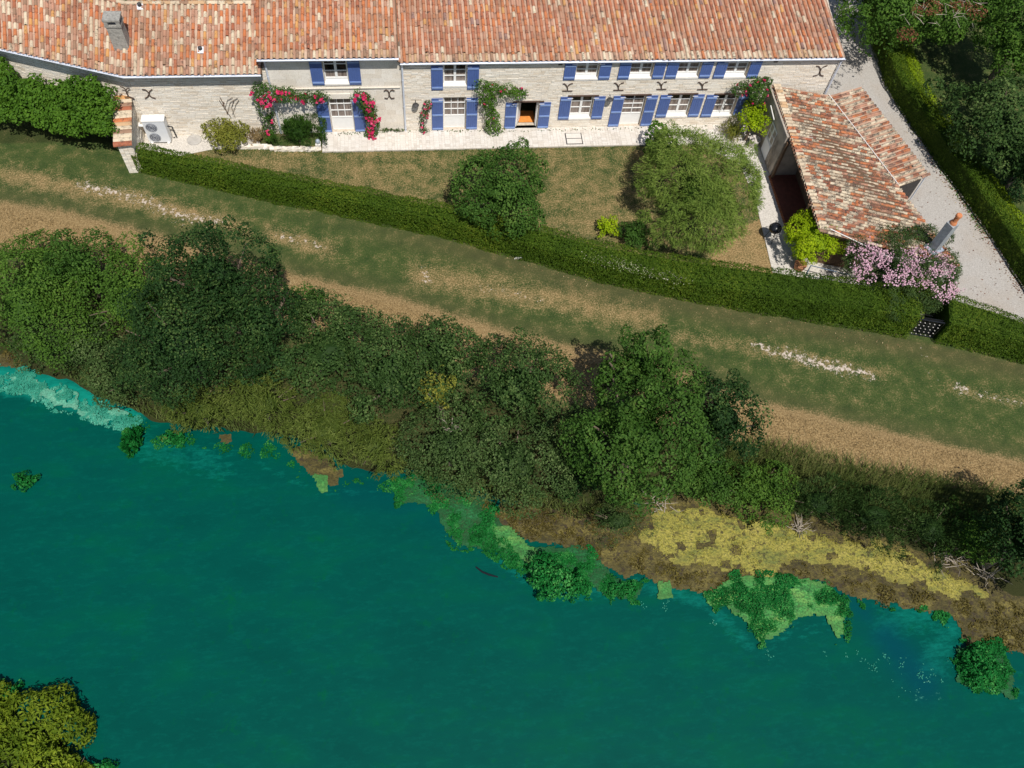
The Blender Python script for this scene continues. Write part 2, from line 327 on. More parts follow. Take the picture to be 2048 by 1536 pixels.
# ------------------------------------------------------------------ ground, river
WATERZ = -1.0
shore = [P(x, y, WATERZ)[:2] for x, y in [(-500, 560), (0, 715), (150, 770), (300, 835), (400, 850), (560, 860), (700, 930), (830, 950), (980, 1000), (1160, 1030), (1290, 1000), (1400, 1000), (1640, 1040), (1780, 1090), (1940, 1130), (2020, 1190), (2300, 1290), (2800, 1450)]]
near = [P(x, y, WATERZ)[:2] for x, y in [(-300, 1250), (-10, 1370), (30, 1440), (100, 1480), (165, 1540), (260, 1640), (300, 1800)]]
def axis(lo, hi, step, far):
    a = np.arange(lo, hi + 1e-6, step); e = []; v = step
    p = lo; left = []
    while p > lo - far: v *= 1.5; p -= v; left.append(p)
    q = hi; v = step; right = []
    while q < hi + far: v *= 1.5; q += v; right.append(q)
    return np.array(left[::-1] + list(a) + right)
gx = axis(-25, 42, .15, 400); gy = axis(-1, 47, .15, 400)
GX, GY = np.meshgrid(gx, gy)
def side(x, y, pl):                                     # >0 north of the polyline
    xs = np.array([p[0] for p in pl]); ys = np.array([p[1] for p in pl])
    return np.sign(y - np.interp(x, xs, ys))
sd_ = polydist(GX, GY, shore) * side(GX, GY, shore)
xs_n = np.array([p[0] for p in near]); ys_n = np.array([p[1] for p in near])
nd_ = polydist(GX, GY, near) * np.where((GY < np.interp(GX, xs_n, ys_n)) & (GX < xs_n[-1]), 1, -1)
wig = (fnoise(GX, GY, .9, 3) - .5) * .8
h1 = -1 + sstep(-.1, 2.2, sd_ + wig) * 1.0 - sstep(.1, -2.5, sd_ + wig) * 1.2
h2 = -1 + sstep(0, 1.6, nd_ + wig) * .9 - sstep(0, -2.5, nd_ + wig) * 1.2
GZ = np.maximum(h1, h2) + (fnoise(GX, GY, 1.5, 5) - .5) * .05 * (sd_ > 1)
qx, qy = proj(np.stack([GX, GY, np.zeros_like(GX)], -1))
ok = (GY > 0.5)
qx = np.where(ok, qx, -9999); qy = np.where(ok, qy, 5000)
up = np.interp(qx, [-600, 0, 150, 340, 600, 800, 1000, 1180, 1350, 1500, 1750, 2048, 2500], [300, 408, 430, 482, 556, 600, 662, 705, 745, 800, 862, 928, 1010])
lo = np.interp(qx, [-600, 0, 340, 600, 1000, 1530, 1990, 2500], [390, 486, 560, 660, 760, 890, 985, 1080])
straw = sstep(-22, 14, qy - up) * (1 - sstep(-6, 18, qy - lo) * .75)
straw = straw * 1.0 + .10 + .12 * (fnoise(GX, GY, .35, 21) - .4)
straw += .12 * np.exp(-(np.abs(qy - (up - 50)) / 30) ** 2)
# mown river path: dry and chalky tracks
def blob(pts, r): return np.exp(-(polydist(qx, qy, pts) / r) ** 2)
chalk = np.zeros_like(GX)
for pts, r, a in [([(165, 372), (230, 385), (300, 405)], 12, .62), ([(300, 405), (360, 432), (440, 445)], 13, .60), ([(560, 472), (640, 492)], 11, .5), ([(848, 540), (855, 560)], 10, .55),
                  ([(960, 575), (1080, 600)], 12, .46), ([(1510, 690), (1560, 708)], 10, .62), ([(1570, 705), (1640, 728), (1700, 740)], 12, .70), ([(1715, 742), (1745, 752)], 9, .66), ([(1915, 772), (1930, 785)], 9, .66), ([(1950, 790), (2048, 806)], 7, .56),
                  ([(1850, 745), (1870, 755)], 8, .40), ([(740, 420), (760, 425)], 6, .5), ([(1840, 700), (1850, 712)], 8, .45)]:
    chalk = np.maximum(chalk, (a - .08) * blob(pts, r * 1.45))
for pts, r, a in [([(20, 350), (120, 372), (300, 405), (480, 455)], 22, .45), ([(540, 465), (660, 500)], 18, .42), ([(840, 550), (1000, 580), (1120, 600), (1300, 640)], 30, .42),
                  ([(1500, 690), (1760, 750)], 20, .25), ([(1900, 775), (2100, 815)], 16, .22), ([(1350, 670), (1480, 690)], 16, .25)]:
    straw = np.maximum(straw, .2 + a * blob(pts, r))
garden_px = [(270, 290), (430, 300), (645, 290), (1545, 280), (1540, 530), (1180, 520), (900, 430), (560, 350)]
straw = np.where(inpoly(qx, qy, garden_px), .47 + .25 * (fnoise(GX, GY, .28, 8) - .5), straw)
straw = np.where(inpoly(qx, qy, [(1440, 470), (1545, 430), (1550, 560), (1420, 530)]), .8, straw)
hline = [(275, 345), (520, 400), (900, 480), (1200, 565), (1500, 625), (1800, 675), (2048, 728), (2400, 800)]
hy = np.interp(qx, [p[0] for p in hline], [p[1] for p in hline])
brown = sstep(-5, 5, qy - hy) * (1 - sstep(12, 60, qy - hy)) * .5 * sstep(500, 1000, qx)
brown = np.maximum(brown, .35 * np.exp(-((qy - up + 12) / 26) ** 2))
rightlawn = (qx > 1780) & (GX > 28.5)
straw = np.where(rightlawn, .16, straw); brown = np.where(rightlawn, 0, brown)
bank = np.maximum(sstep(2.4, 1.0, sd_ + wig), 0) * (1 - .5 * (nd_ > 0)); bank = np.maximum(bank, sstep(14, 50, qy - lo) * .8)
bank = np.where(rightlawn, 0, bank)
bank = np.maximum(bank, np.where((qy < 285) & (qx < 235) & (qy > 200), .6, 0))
ny, nx = GX.shape; idx = np.arange(ny * nx).reshape(ny, nx)
gb = MB(); gb.add(np.stack([GX, GY, GZ], -1).reshape(-1, 3), np.stack([idx[:-1, :-1], idx[:-1, 1:], idx[1:, 1:], idx[1:, :-1]], -1).reshape(-1, 4))
me = gb.mesh('ground'); ca = me.attributes.new('cover', 'FLOAT_COLOR', 'POINT')
ca.data.foreach_set('color', np.stack([straw, chalk, brown, bank], -1).reshape(-1).astype(np.float32))
part('ground', me, M['ground'], kind='structure', smooth=True)
wx = axis(-24, 32, .2, 400); wy = axis(0, 26, .2, 60); WX, WY = np.meshgrid(wx, wy)
wqx, wqy = proj(np.stack([WX, WY, np.full_like(WX, WATERZ)], -1)); wok = WY > .5; wqx = np.where(wok, wqx, -9999); wqy = np.where(wok, wqy, 9999)
def wblob(pts, r): return np.exp(-(polydist(wqx, wqy, pts) / r) ** 2)
pale = np.maximum.reduce([.9 * wblob([(0, 755), (120, 780), (260, 830)], 40), .45 * wblob([(290, 890), (430, 930)], 60), .5 * wblob([(1860, 1330), (1900, 1260), (1890, 1220), (1780, 1240)], 60), .35 * wblob([(430, 890), (520, 930), (640, 985), (760, 985)], 22), .5 * wblob([(1000, 1130), (1150, 1190), (1280, 1170), (1400, 1200), (1500, 1290)], 25), .35 * wblob([(1800, 1360)], 60), .35 * wblob([(2040, 1350), (2060, 1500)], 30), .35 * wblob([(1660, 1240), (1560, 1280)], 50)])
foam = np.maximum.reduce([.75 * wblob([(1830, 1390), (1880, 1390)], 22), .6 * wblob([(1180, 1180), (1190, 1195)], 20), .5 * wblob([(1020, 1150)], 16), .5 * wblob([(1655, 1340)], 10), .5 * wblob([(1630, 1295)], 8), .5 * wblob([(1500, 1280)], 12), .45 * wblob([(320, 880), (310, 900)], 16), .5 * wblob([(1705, 1205)], 12), .5 * wblob([(1820, 1210), (1830, 1290), (1900, 1290)], 14)])
deep = np.maximum.reduce([.75 * wblob([(1770, 1270), (1850, 1370)], 35), .55 * wblob([(1700, 1200), (1740, 1240)], 18), .3 * wblob([(700, 980), (800, 1000), (900, 1030)], 40)])
ny, nx = WX.shape; idx = np.arange(ny * nx).reshape(ny, nx); wb = MB()
wb.add(np.stack([WX, WY, np.full_like(WX, WATERZ)], -1).reshape(-1, 3), np.stack([idx[:-1, :-1], idx[:-1, 1:], idx[1:, 1:], idx[1:, :-1]], -1).reshape(-1, 4))
me = wb.mesh('river_water'); ca = me.attributes.new('cover', 'FLOAT_COLOR', 'POINT')
ca.data.foreach_set('color', np.stack([pale, foam, deep, np.zeros_like(pale)], -1).reshape(-1).astype(np.float32))
part('river_water', me, M['water'], kind='structure')
_seed = [0]
def mat_patch(name, poly_px, z, mat, keep=.93, edge=10, lift=.03, step=.09, rag=.35):
    _seed[0] += 1; q = [P(x, y, z)[:2] for x, y in poly_px]; xs = [a[0] for a in q]; ys = [a[1] for a in q]
    X, Y = np.meshgrid(np.arange(min(xs), max(xs), step), np.arange(min(ys), max(ys), step))
    jx = (rng.random(X.shape) - .5) * step * .7; jy = (rng.random(X.shape) - .5) * step * .7; X = X + jx; Y = Y + jy
    inside = inpoly(X, Y, q); d = polydist(X, Y, q + [q[0]]) * np.where(inside, 1, -1)
    f = d + (fnoise(X, Y, 1.6, _seed[0] * 3) - .5) * rag * 2
    hole = fnoise(X, Y, 2.3, _seed[0] * 5 + 1) < (1 - keep) * 2.2
    m = (f > 0) & ~hole; Z = z + lift * (.3 + fnoise(X, Y, 5, _seed[0])) * np.clip(f * 4, 0, 1)
    ny, nx = X.shape; idx = np.arange(ny * nx).reshape(ny, nx)
    Q = np.stack([idx[:-1, :-1], idx[:-1, 1:], idx[1:, 1:], idx[1:, :-1]], -1)[m[:-1, :-1] & m[:-1, 1:] & m[1:, 1:] & m[1:, :-1]]
    used, inv = np.unique(Q.ravel(), return_inverse=True); b = MB(); V = np.stack([X, Y, Z], -1).reshape(-1, 3)[used]
    b.add(V, inv.reshape(-1, 4), 1 - np.clip(f.ravel()[used] * 3, 0, 1))
    return part(name, b, mat, kind='stuff')
mat_patch('brown_algae', [(-60, 600), (40, 660), (45, 735), (-60, 730)], -.985, M['al_brown'])
mat_patch('brown_algae', [(830, 960), (980, 1010), (1160, 985), (1300, 1010), (1420, 1120), (1600, 1110), (1750, 1140), (1960, 1160), (2120, 1180), (2200, 1330), (1930, 1300), (1900, 1225), (1760, 1215), (1640, 1165), (1540, 1165), (1400, 1190), (1330, 1170), (1280, 1160), (1180, 1120), (1040, 1075), (975, 1040), (900, 1000)], -.985, M['al_brown'], keep=.97)
mat_patch('brown_algae', [(1260, 960), (1420, 960), (1640, 1010), (1800, 1050), (1960, 1100), (2100, 1150), (2100, 1200), (1960, 1180), (1800, 1120), (1640, 1080), (1450, 1030), (1290, 1040)], -.99, M['al_brown'], keep=.98)
mat_patch('brown_algae', [(1260, 1040), (1400, 1000), (1640, 1045), (1800, 1080), (1990, 1160), (2000, 1215), (1760, 1175), (1600, 1145), (1400, 1150), (1290, 1110)], -.975, M['al_brown'], keep=1.0, rag=.1)
mat_patch('yellow_algae', [(1275, 1070), (1310, 1020), (1400, 1015), (1480, 1025), (1640, 1060), (1800, 1100), (1930, 1150), (1985, 1195), (1890, 1195), (1760, 1150), (1640, 1125), (1590, 1120), (1530, 1160), (1480, 1140), (1400, 1130), (1330, 1120)], -.945, M['al_yellow'], rag=.6, keep=.89)
mat_patch('brown_algae', [(540, 880), (640, 900), (690, 940), (680, 975), (640, 965), (560, 900)], -.985, M['al_brown'])
mat_patch('brown_algae', [(438, 868), (462, 868), (464, 885), (450, 892), (438, 885)], -.985, M['al_brown'], rag=.1)
mat_patch('green_weed', [(1405, 1185), (1470, 1150), (1560, 1148), (1660, 1165), (1695, 1215), (1690, 1270), (1675, 1280), (1650, 1235), (1600, 1235), (1560, 1270), (1520, 1290), (1495, 1250), (1450, 1215), (1425, 1235)], -.935, M['al_green'], rag=.14)
mat_patch('green_weed', [(780, 965), (850, 945), (940, 965), (990, 1020), (1010, 1065), (1050, 1100), (1040, 1140), (985, 1105), (920, 1095), (880, 1050), (870, 1015), (800, 1010)], -.945, M['al_deep'], rag=.15)
mat_patch('green_weed', [(975, 1045), (1020, 1050), (1060, 1090), (1100, 1110), (1060, 1130), (1010, 1100), (985, 1085)], -.92, M['al_green'], rag=.12)
mat_patch('green_weed', [(1030, 1095), (1170, 1090), (1230, 1150), (1290, 1165), (1275, 1200), (1215, 1200), (1170, 1160), (1060, 1170)], -.945, M['al_deep'], rag=.15)
mat_patch('green_weed', [(1313, 1160), (1345, 1160), (1345, 1195), (1315, 1198)], -.94, M['al_green'], rag=.08)
mat_patch('green_weed', [(1910, 1290), (2000, 1290), (2030, 1340), (2025, 1400), (1980, 1380), (1910, 1370)], -.945, M['al_deep'], rag=.12)
mat_patch('green_weed', [(620, 945), (660, 950), (655, 985), (640, 990)], -.94, M['al_green'], rag=.08)
mat_patch('pale_weed', [(15, 740), (60, 745), (95, 775), (150, 790), (155, 815), (125, 822), (85, 790), (60, 775), (70, 800), (40, 812), (25, 785)], -.94, M['al_pale'], keep=.86, rag=.22)
mat_patch('pale_weed', [(85, 775), (150, 780), (165, 815), (215, 800), (260, 825), (225, 835), (180, 840), (165, 835), (110, 810)], -.93, M['al_pale'], keep=.86, rag=.22)

def sheet(name, px_poly, z, mat, kind='structure'):
    b = MB(); b.prism([P(x, y, 0) for x, y in px_poly], z - .03, z); return part(name, b, mat, kind=kind)
sheet('gravel_drive', [(1560, -60), (1730, -60), (1768, 100), (1800, 185), (1900, 325), (2000, 470), (2090, 620), (2300, 900), (2100, 700), (2010, 655), (1895, 640), (1700, 600), (1600, 440), (1560, 200)], .02, M['gravel'])
sheet('patio', [(1395, 250), (1640, 200), (1800, 480), (1800, 592), (1640, 562), (1545, 545), (1532, 490), (1510, 400), (1480, 330), (1400, 290)], .03, M['patio'])
sheet('gravel_bed', [(262, 330), (262, 250), (430, 240), (520, 262), (520, 292), (420, 300), (360, 312)], .02, M['patio'])
# ------------------------------------------------------------------ foliage
def unit(v): return v / (np.linalg.norm(v, axis=-1, keepdims=True) + 1e-9)
def add_leaves(mb, p, n, size, aspect, tint, droop=0, along=None):
    k = len(p); r = rng.normal(size=(k, 3)); t = along if along is not None else np.cross(n, r); t = unit(t)
    if droop: t = unit(t + np.array([0, 0, -droop])); n = unit(n - (n * t).sum(-1, keepdims=True) * t)
    b = np.cross(n, t); s = size * rng.uniform(.65, 1.35, (k, 1))
    V = np.stack([p - t * s * .5, p + b * s * aspect * .5 + n * s * .08, p + t * s * .5, p - b * s * aspect * .5 + n * s * .08], 1).reshape(-1, 3)
    mb.add(V, np.arange(4 * k).reshape(-1, 4), np.repeat(tint, 4))
ICO = None
def ico():
    global ICO
    if ICO is None:
        import bmesh
        bm = bmesh.new(); bmesh.ops.create_icosphere(bm, subdivisions=3, radius=1); ICO = (np.array([v.co[:] for v in bm.verts]), np.array([[v.index for v in f.verts] for f in bm.faces])); bm.free()
    return ICO
def lumps(c, R, n, lr, low=-.25):
    out = []; c = np.array(c); R = np.array(R)
    ga = math.pi * (3 - math.sqrt(5)); ph = rng.uniform(0, 6)
    p1, p2, p3 = rng.uniform(0, 6.28, 3); am = 1.0 if min(R[0], R[1]) > 1.0 else .4
    for i in range(n):
        z = 1 - (i + .5) / n * (1 - low); r = math.sqrt(max(0, 1 - z * z)); a = i * ga + ph + rng.normal() * .25
        d = np.array([r * math.cos(a), r * math.sin(a), z]); d[:2] *= 1 + am * (.15 * math.sin(2 * a + p1) + .15 * math.sin(3 * a + p2) + .12 * math.sin(5 * a + p3)); k = lr * rng.choice([.5, .7, .9, 1.15, 1.4], p=[.2, .25, .25, .2, .1])
        out.append((c + R * d * (rng.uniform(.55, .82) + .32 * (1 - k / lr / 1.4) * rng.random()), np.array([k, k, k * .8])))
        if rng.random() < .35:                          # a spray poking out of the outline
            kk = k * rng.uniform(.3, .5); out.append((c + R * d * rng.uniform(.9, 1.12), np.array([kk, kk, kk])))
    return out
def foliage(mb, blobs, size, dens, aspect=.6, mode='leaf', cull=.72, floor=None, solid=False):
    cs = np.array([b[0] for b in blobs]); rs = np.array([b[1] for b in blobs])
    for i, (c, r) in enumerate(blobs):
        k = max(8, int(dens * 4 * math.pi * np.mean(r) ** 2 * .8)); d = unit(rng.normal(size=(k, 3))); d = d[d[:, 2] > -.6]
        q = c + r * d; nn = fnoise(q[:, 0] + q[:, 2] * .7, q[:, 1] - q[:, 2] * .6, 1.25 if r.mean() > .42 else 3.5, 5, 2); n2_ = vnoise(q[:, 0] - q[:, 2], q[:, 1] + q[:, 2], 5.5, 3)
        p = c + r * d * (rng.uniform(.72, 1.04, (len(d), 1)) + (nn[:, None] - .5) * .9 + (n2_[:, None] - .5) * .28)
        kp = (nn > (.385 if r.mean() > .6 else .35)) | (rng.random(len(nn)) < .10) | (r.mean() < .42) | solid; p = p[kp]; d = d[kp]; nn = nn[kp]
        near_ = [j for j in range(len(blobs)) if j != i and np.linalg.norm((cs[j] - c)) < (rs[j].max() + r.max())]
        m = np.ones(len(p), bool)
        for j in near_: m &= (((p - cs[j]) / rs[j]) ** 2).sum(1) > cull ** 2
        if floor is not None: m &= p[:, 2] > floor
        p = p[m]; d = d[m]
        if not len(p): continue
        n = unit(d / r + rng.normal(size=d.shape) * .55 / r.mean() + np.array([0, 0, .35 / r.mean()]))
        ti = np.clip(rng.random() * .3 + rng.random(len(p)) * .55 + (nn[m] - .5) * .5 + .07, 0, 1)
        if mode == 'leaf': add_leaves(mb, p, n, size, aspect, ti)
        elif mode == 'willow':
            a = unit(d * np.array([1, 1, .4]) + rng.normal(size=d.shape) * .45); add_leaves(mb, p, n, size, aspect, ti, .35, a)
        elif mode == 'spike':
            a = unit(np.array([0, 0, 1.0]) + d * .8 + rng.normal(size=d.shape) * .35); add_leaves(mb, p, unit(np.cross(a, rng.normal(size=a.shape))), size, aspect, ti, 0, a)
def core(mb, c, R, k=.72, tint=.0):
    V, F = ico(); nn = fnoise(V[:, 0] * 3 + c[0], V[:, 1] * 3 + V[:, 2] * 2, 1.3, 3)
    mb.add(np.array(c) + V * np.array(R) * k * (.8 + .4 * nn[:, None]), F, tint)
def plant(name, label, cat, px, py, rpx, rpy, h, pal='mid', size=.13, dens=75, n=22, lr=None, aspect=.6, mode='leaf', base=0.0, trunk=True, zc=.58, group=None, extra=None, low=-.25, trunkname='trunk', corek=.55, rz=None):
    """crown centre seen at (px,py), radii in photo pixels, real height h"""
    cz = base + h * zc; c = P(px, py, cz); s = scale_at(c); Rx = rpx / s; Rz = rz or h * (1 - zc)
    # vertical photo extent comes from depth and height together
    ang = math.atan2(math.hypot(c[0], c[1]), CAMH - cz); want = rpy / s
    Ry = math.sqrt(max(want ** 2 - (Rz * math.sin(ang)) ** 2, (want * .55) ** 2)) / max(.4, math.cos(ang)); Ry = min(Ry, Rx * 1.5)
    root = thing(name, label, cat, (c[0], c[1], base), group)
    lr = lr or .36 * (Rx * Ry) ** .5
    R = np.array([Rx, Ry, Rz]); bl = lumps(c, R, n, lr, low)
    if extra:
        for ex, ey, er, ez in extra: q = P(ex, ey, base + ez); bl.append((q, np.array([er, er, er * .85])))
    if h < 2.0 and size < .17: dens *= 1.5
    f = MB(); foliage(f, bl, size, dens, aspect, mode)
    foliage(f, [(c, R * (.46 if h > 2.6 else .66))], size * 1.15, dens * .8, aspect, mode, floor=base, solid=True)
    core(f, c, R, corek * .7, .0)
    part('crown' if trunkname == 'trunk' else 'foliage', f, L[pal], root)
    tb = MB()
    if trunk:
        tr = max(.04, min(.22, h * .03)); tb.tube([(c[0], c[1], base - .3), (c[0] + .05, c[1], base + h * .25), (c[0] - .08, c[1] + .05, cz)], [tr * 1.3, tr, tr * .6], 7)
        part(trunkname, tb, M['bark'], root)
        for k in range(3):
            a = rng.uniform(0, 6.28); lb = MB(); lb.tube([(c[0], c[1], base + h * .22), c + R * np.array([math.cos(a) * .35, math.sin(a) * .35, -.1]), c + R * np.array([math.cos(a) * .8, math.sin(a) * .8, .35])], [tr * .6, tr * .4, tr * .15], 5)
            part('limb', lb, M['bark'], root)
    return root, c, R, bl
BK = -.35
rows = [
 # riverside, from the left
 ('shrub', 'fresh green bushy shrub at the left end of the riverbank', 'shrub', 55, 600, 105, 120, 3.2, 'bright', .12, 30, 'leaf'),
 ('shrub', 'dark leafy shrub reaching up to the straw strip, second from the left on the riverbank', 'shrub', 160, 535, 72, 85, 4.4, 'mid', .12, 22, 'leaf'),
 ('shrub', 'mid green shrub between the leftmost shrub and the tall dark bank tree', 'shrub', 255, 590, 90, 105, 3.4, 'bright', .12, 26, 'leaf'),
 ('shrub', 'low olive green shrub overhanging the pale turquoise weed', 'shrub', 125, 688, 105, 52, 2.0, 'grey', .11, 26, 'leaf'),
 ('shrub', 'broad dull green shrub at the water edge below the tall dark tree', 'shrub', 265, 745, 105, 66, 2.2, 'grey', .11, 28, 'leaf'),
 ('riverside_tree', 'broad dark blue green tree filling the left centre of the riverbank', 'tree', 370, 690, 130, 125, 5.2, 'dark', .12, 34, 'leaf'),
 ('riverside_tree', 'dark green tree with a black shaded gap, right of the tall pointed tree', 'tree', 520, 650, 85, 125, 5.0, 'dark', .12, 28, 'leaf'),
 ('riverside_tree', 'tallest dark tree whose pointed top crosses the mown path', 'tree', 435, 560, 115, 105, 7.6, 'dark', .12, 40, 'leaf'),
 ('shrub', 'small pointed dark bush by the straw strip right of the tallest tree', 'shrub', 615, 620, 50, 50, 3.2, 'mid', .12, 12, 'leaf'),
 ('shrub', 'dense green bank shrub next to the dark trees', 'shrub', 660, 700, 110, 105, 3.6, 'sage', .12, 34, 'leaf'),
 ('shrub', 'dense dark green shrub in the middle of the bank thicket', 'shrub', 790, 750, 120, 105, 3.8, 'sage', .12, 36, 'leaf'),
 ('shrub', 'leafy shrub with a pointed top touching the straw strip mid photo', 'shrub', 880, 715, 75, 75, 4.3, 'sage', .12, 24, 'leaf'),
 ('shrub', 'wide dark green shrub at the right end of the central thicket', 'shrub', 1035, 775, 110, 100, 4.2, 'sage', .12, 36, 'leaf'),
 ('shrub', 'grey green shrub low in the central thicket above the deep green weed', 'shrub', 900, 890, 100, 80, 2.8, 'grey', .11, 32, 'leaf'),
 ('shrub', 'grey green shrub above the brown algae beside the black gap', 'shrub', 1030, 925, 105, 105, 3.0, 'grey', .11, 34, 'leaf'),
 ('shrub', 'yellowish green shrub patch inside the dark central thicket', 'shrub', 880, 790, 38, 50, 4.6, 'yellow', .11, 10, 'leaf'),
 ('willow_bush', 'feathery olive willow bush at the water, leftmost of four', 'willow', 400, 820, 70, 48, 1.8, 'olive', .20, 18, 'willow'),
 ('willow_bush', 'feathery olive willow bush with the tallest crown below the dark trees', 'willow', 525, 805, 85, 62, 2.2, 'olive', .20, 22, 'willow'),
 ('willow_bush', 'feathery olive willow bush over the small brown algae inlet', 'willow', 650, 855, 80, 65, 2.1, 'olive', .20, 20, 'willow'),
 ('willow_bush', 'feathery olive willow bush nearest the deep green weed', 'willow', 745, 890, 65, 62, 2.0, 'olive', .20, 18, 'willow'),
 ('riverside_tree', 'lone full green tree standing right of the central thicket', 'tree', 1275, 875, 125, 150, 6.2, 'mid', .14, 42, 'leaf'),
 ('riverside_tree', 'rear crown of green tree with a dark branch shadow to its left', 'tree', 1275, 745, 85, 68, 6.8, 'mid', .14, 22, 'leaf'),
 ('riverside_tree', 'smaller dark tree leaning against the lone green tree', 'tree', 1440, 840, 85, 90, 4.6, 'dark', .13, 28, 'leaf'),
 ('shrub', 'pale grey green drooping bush reaching onto the yellow algae', 'shrub', 1238, 1040, 62, 42, 1.5, 'grey', .11, 14, 'willow'),
 ('shrub', 'low green bush between the dark tree and the yellow algae', 'shrub', 1425, 960, 75, 55, 1.8, 'mid', .11, 18, 'leaf'),
 ('shrub', 'bright green low bush at the upper edge of the yellow algae', 'shrub', 1520, 980, 80, 55, 1.5, 'bright', .11, 20, 'leaf'),
 ('shrub', 'rough green bush above the grey twigs at the algae edge', 'shrub', 1640, 1005, 85, 50, 1.6, 'sage', .17, 20, 'spike'),
 ('shrub', 'mid green bank bush half way along the yellow algae', 'shrub', 1750, 1035, 85, 55, 1.7, 'sage', .17, 20, 'spike'),
 ('shrub', 'green bank bush above the bleached twigs', 'shrub', 1860, 1060, 75, 58, 1.8, 'sage', .17, 20, 'spike'),
 ('shrub', 'last green bush before the shaded tree at the right edge', 'shrub', 1945, 1075, 55, 60, 2.0, 'bright', .11, 16, 'leaf'),
 ('riverside_tree', 'dark shaded tree cut by the right edge of the photo', 'tree', 2055, 1080, 85, 110, 5.0, 'dark', .14, 28, 'leaf'),
 ('shrub', 'low dark shrub added to stand for the shadow left of the lone green tree', 'shrub', 1160, 930, 55, 75, 1.3, 'dark', .11, 16, 'leaf'),  # dark filler added where the tree's shadow makes a black gap
]
tw = {}
for i, (nm, lab, cat, px, py, rx, ry, h, pal, sz, n, mode) in enumerate(rows):
    grp = {'shrub': 'shrubs along the riverbank', 'riverside_tree': 'trees along the riverbank', 'willow_bush': 'willow bushes at the water'}[nm]
    r = plant(nm, lab, cat, px, py, rx, ry, h, pal, sz * .88, 165 if mode == 'leaf' else 110, n, mode=mode, aspect=.22 if mode != 'leaf' else .6, base=BK, group=grp, trunkname='trunk' if 'tree' in nm else 'stem', zc=.55)
    tw[i] = r
# tall rough reeds and straw
def blades(name, px_poly, count, hgt, pal, base=0.0, lean=.5, wdt=.02):
    q = [P(x, y, base)[:2] for x, y in px_poly]; xs = [a[0] for a in q]; ys = [a[1] for a in q]
    X = rng.uniform(min(xs), max(xs), count * 3); Y = rng.uniform(min(ys), max(ys), count * 3); m = inpoly(X, Y, q); X, Y = X[m][:count], Y[m][:count]; k = len(X)
    a = rng.uniform(0, 6.28, k); h = hgt * rng.uniform(.5, 1.4, k); d = np.stack([np.cos(a), np.sin(a), np.zeros(k)], -1); s = np.stack([-np.sin(a), np.cos(a), np.zeros(k)], -1)
    p = np.stack([X, Y, np.full(k, base) - .03], -1); l = rng.uniform(.2, 1, (k, 1)) * lean
    tip = p + d * h[:, None] * l + np.array([0, 0, 1]) * h[:, None] * np.sqrt(np.maximum(.1, 1 - l ** 2)); V = np.stack([p - s * wdt, p + s * wdt, tip], 1).reshape(-1, 3)
    b = MB(); b.add(V, np.arange(3 * k).reshape(-1, 3), np.repeat(np.clip(fnoise(X, Y, .8, 4) * .6 + rng.random(k) * .5, 0, 1), 3)); return part(name, b, L[pal], kind='stuff')
blades('reeds', [(1360, 900), (1520, 890), (1700, 935), (1990, 985), (2060, 1020), (2060, 1100), (1900, 1075), (1650, 1010), (1400, 1000)], 14000, .8, 'reed', -.2, .9, .022)
blades('reeds', [(-20, 640), (20, 690), (150, 760), (300, 835), (420, 865), (540, 865), (690, 930), (830, 950), (980, 1000), (1160, 1040), (1290, 1010), (1290, 900), (900, 800), (400, 700), (60, 560)], 16000, .45, 'reed', -.8, .9, .02)
blades('dry_grass', [(0, 415), (150, 450), (340, 500), (600, 570), (800, 610), (1000, 690), (1180, 720), (1350, 760), (1500, 815), (2100, 945), (2100, 1010), (1530, 890), (1000, 760), (600, 640), (0, 500)], 60000, .20, 'straw', 0, .92, .012)
blades('grass', [(0, 270), (500, 395), (1000, 510), (1600, 650), (2100, 745), (2100, 930), (1500, 800), (1000, 660), (600, 560), (0, 410)], 45000, .07, 'reed', 0, .9, .010)
blades('grass', [(300, 320), (645, 305), (1290, 296), (1280, 520), (1180, 500), (900, 420)], 20000, .06, 'straw', 0, .9, .009)
# bleached twigs
def twigs(px, py, n, r, z, label):
    root = thing('bare_twigs', label, 'dead twigs', P(px, py, z), 'bleached twigs on the bank')
    for k in range(n):
        b = MB(); c = P(px, py, z) + np.array([rng.normal() * r * .3, rng.normal() * r * .2, 0]); a = rng.uniform(0, 6.28); e = c + np.array([math.cos(a), math.sin(a), .6]) * r * rng.uniform(.5, 1)
        b.tube([c, (c + e) / 2 + rng.normal(size=3) * .06, e], [.02, .014, .006], 4, cap=False); part('twig', b, M['twig'], root)
twigs(1600, 1055, 22, .6, -.8, 'grey bare twigs at the top of the yellow algae')
twigs(1900, 1120, 24, .8, -.7, 'bleached bare twigs beside the right end of the algae')
twigs(1970, 1150, 18, .7, -.6, 'pale bare branches next to the shaded right edge tree')
twigs(1320, 1010, 14, .8, .3, 'thin bare branches under the lone green tree')
twigs(905, 855, 12, .35, 2.2, 'small bare twig patch in the middle of the central thicket')
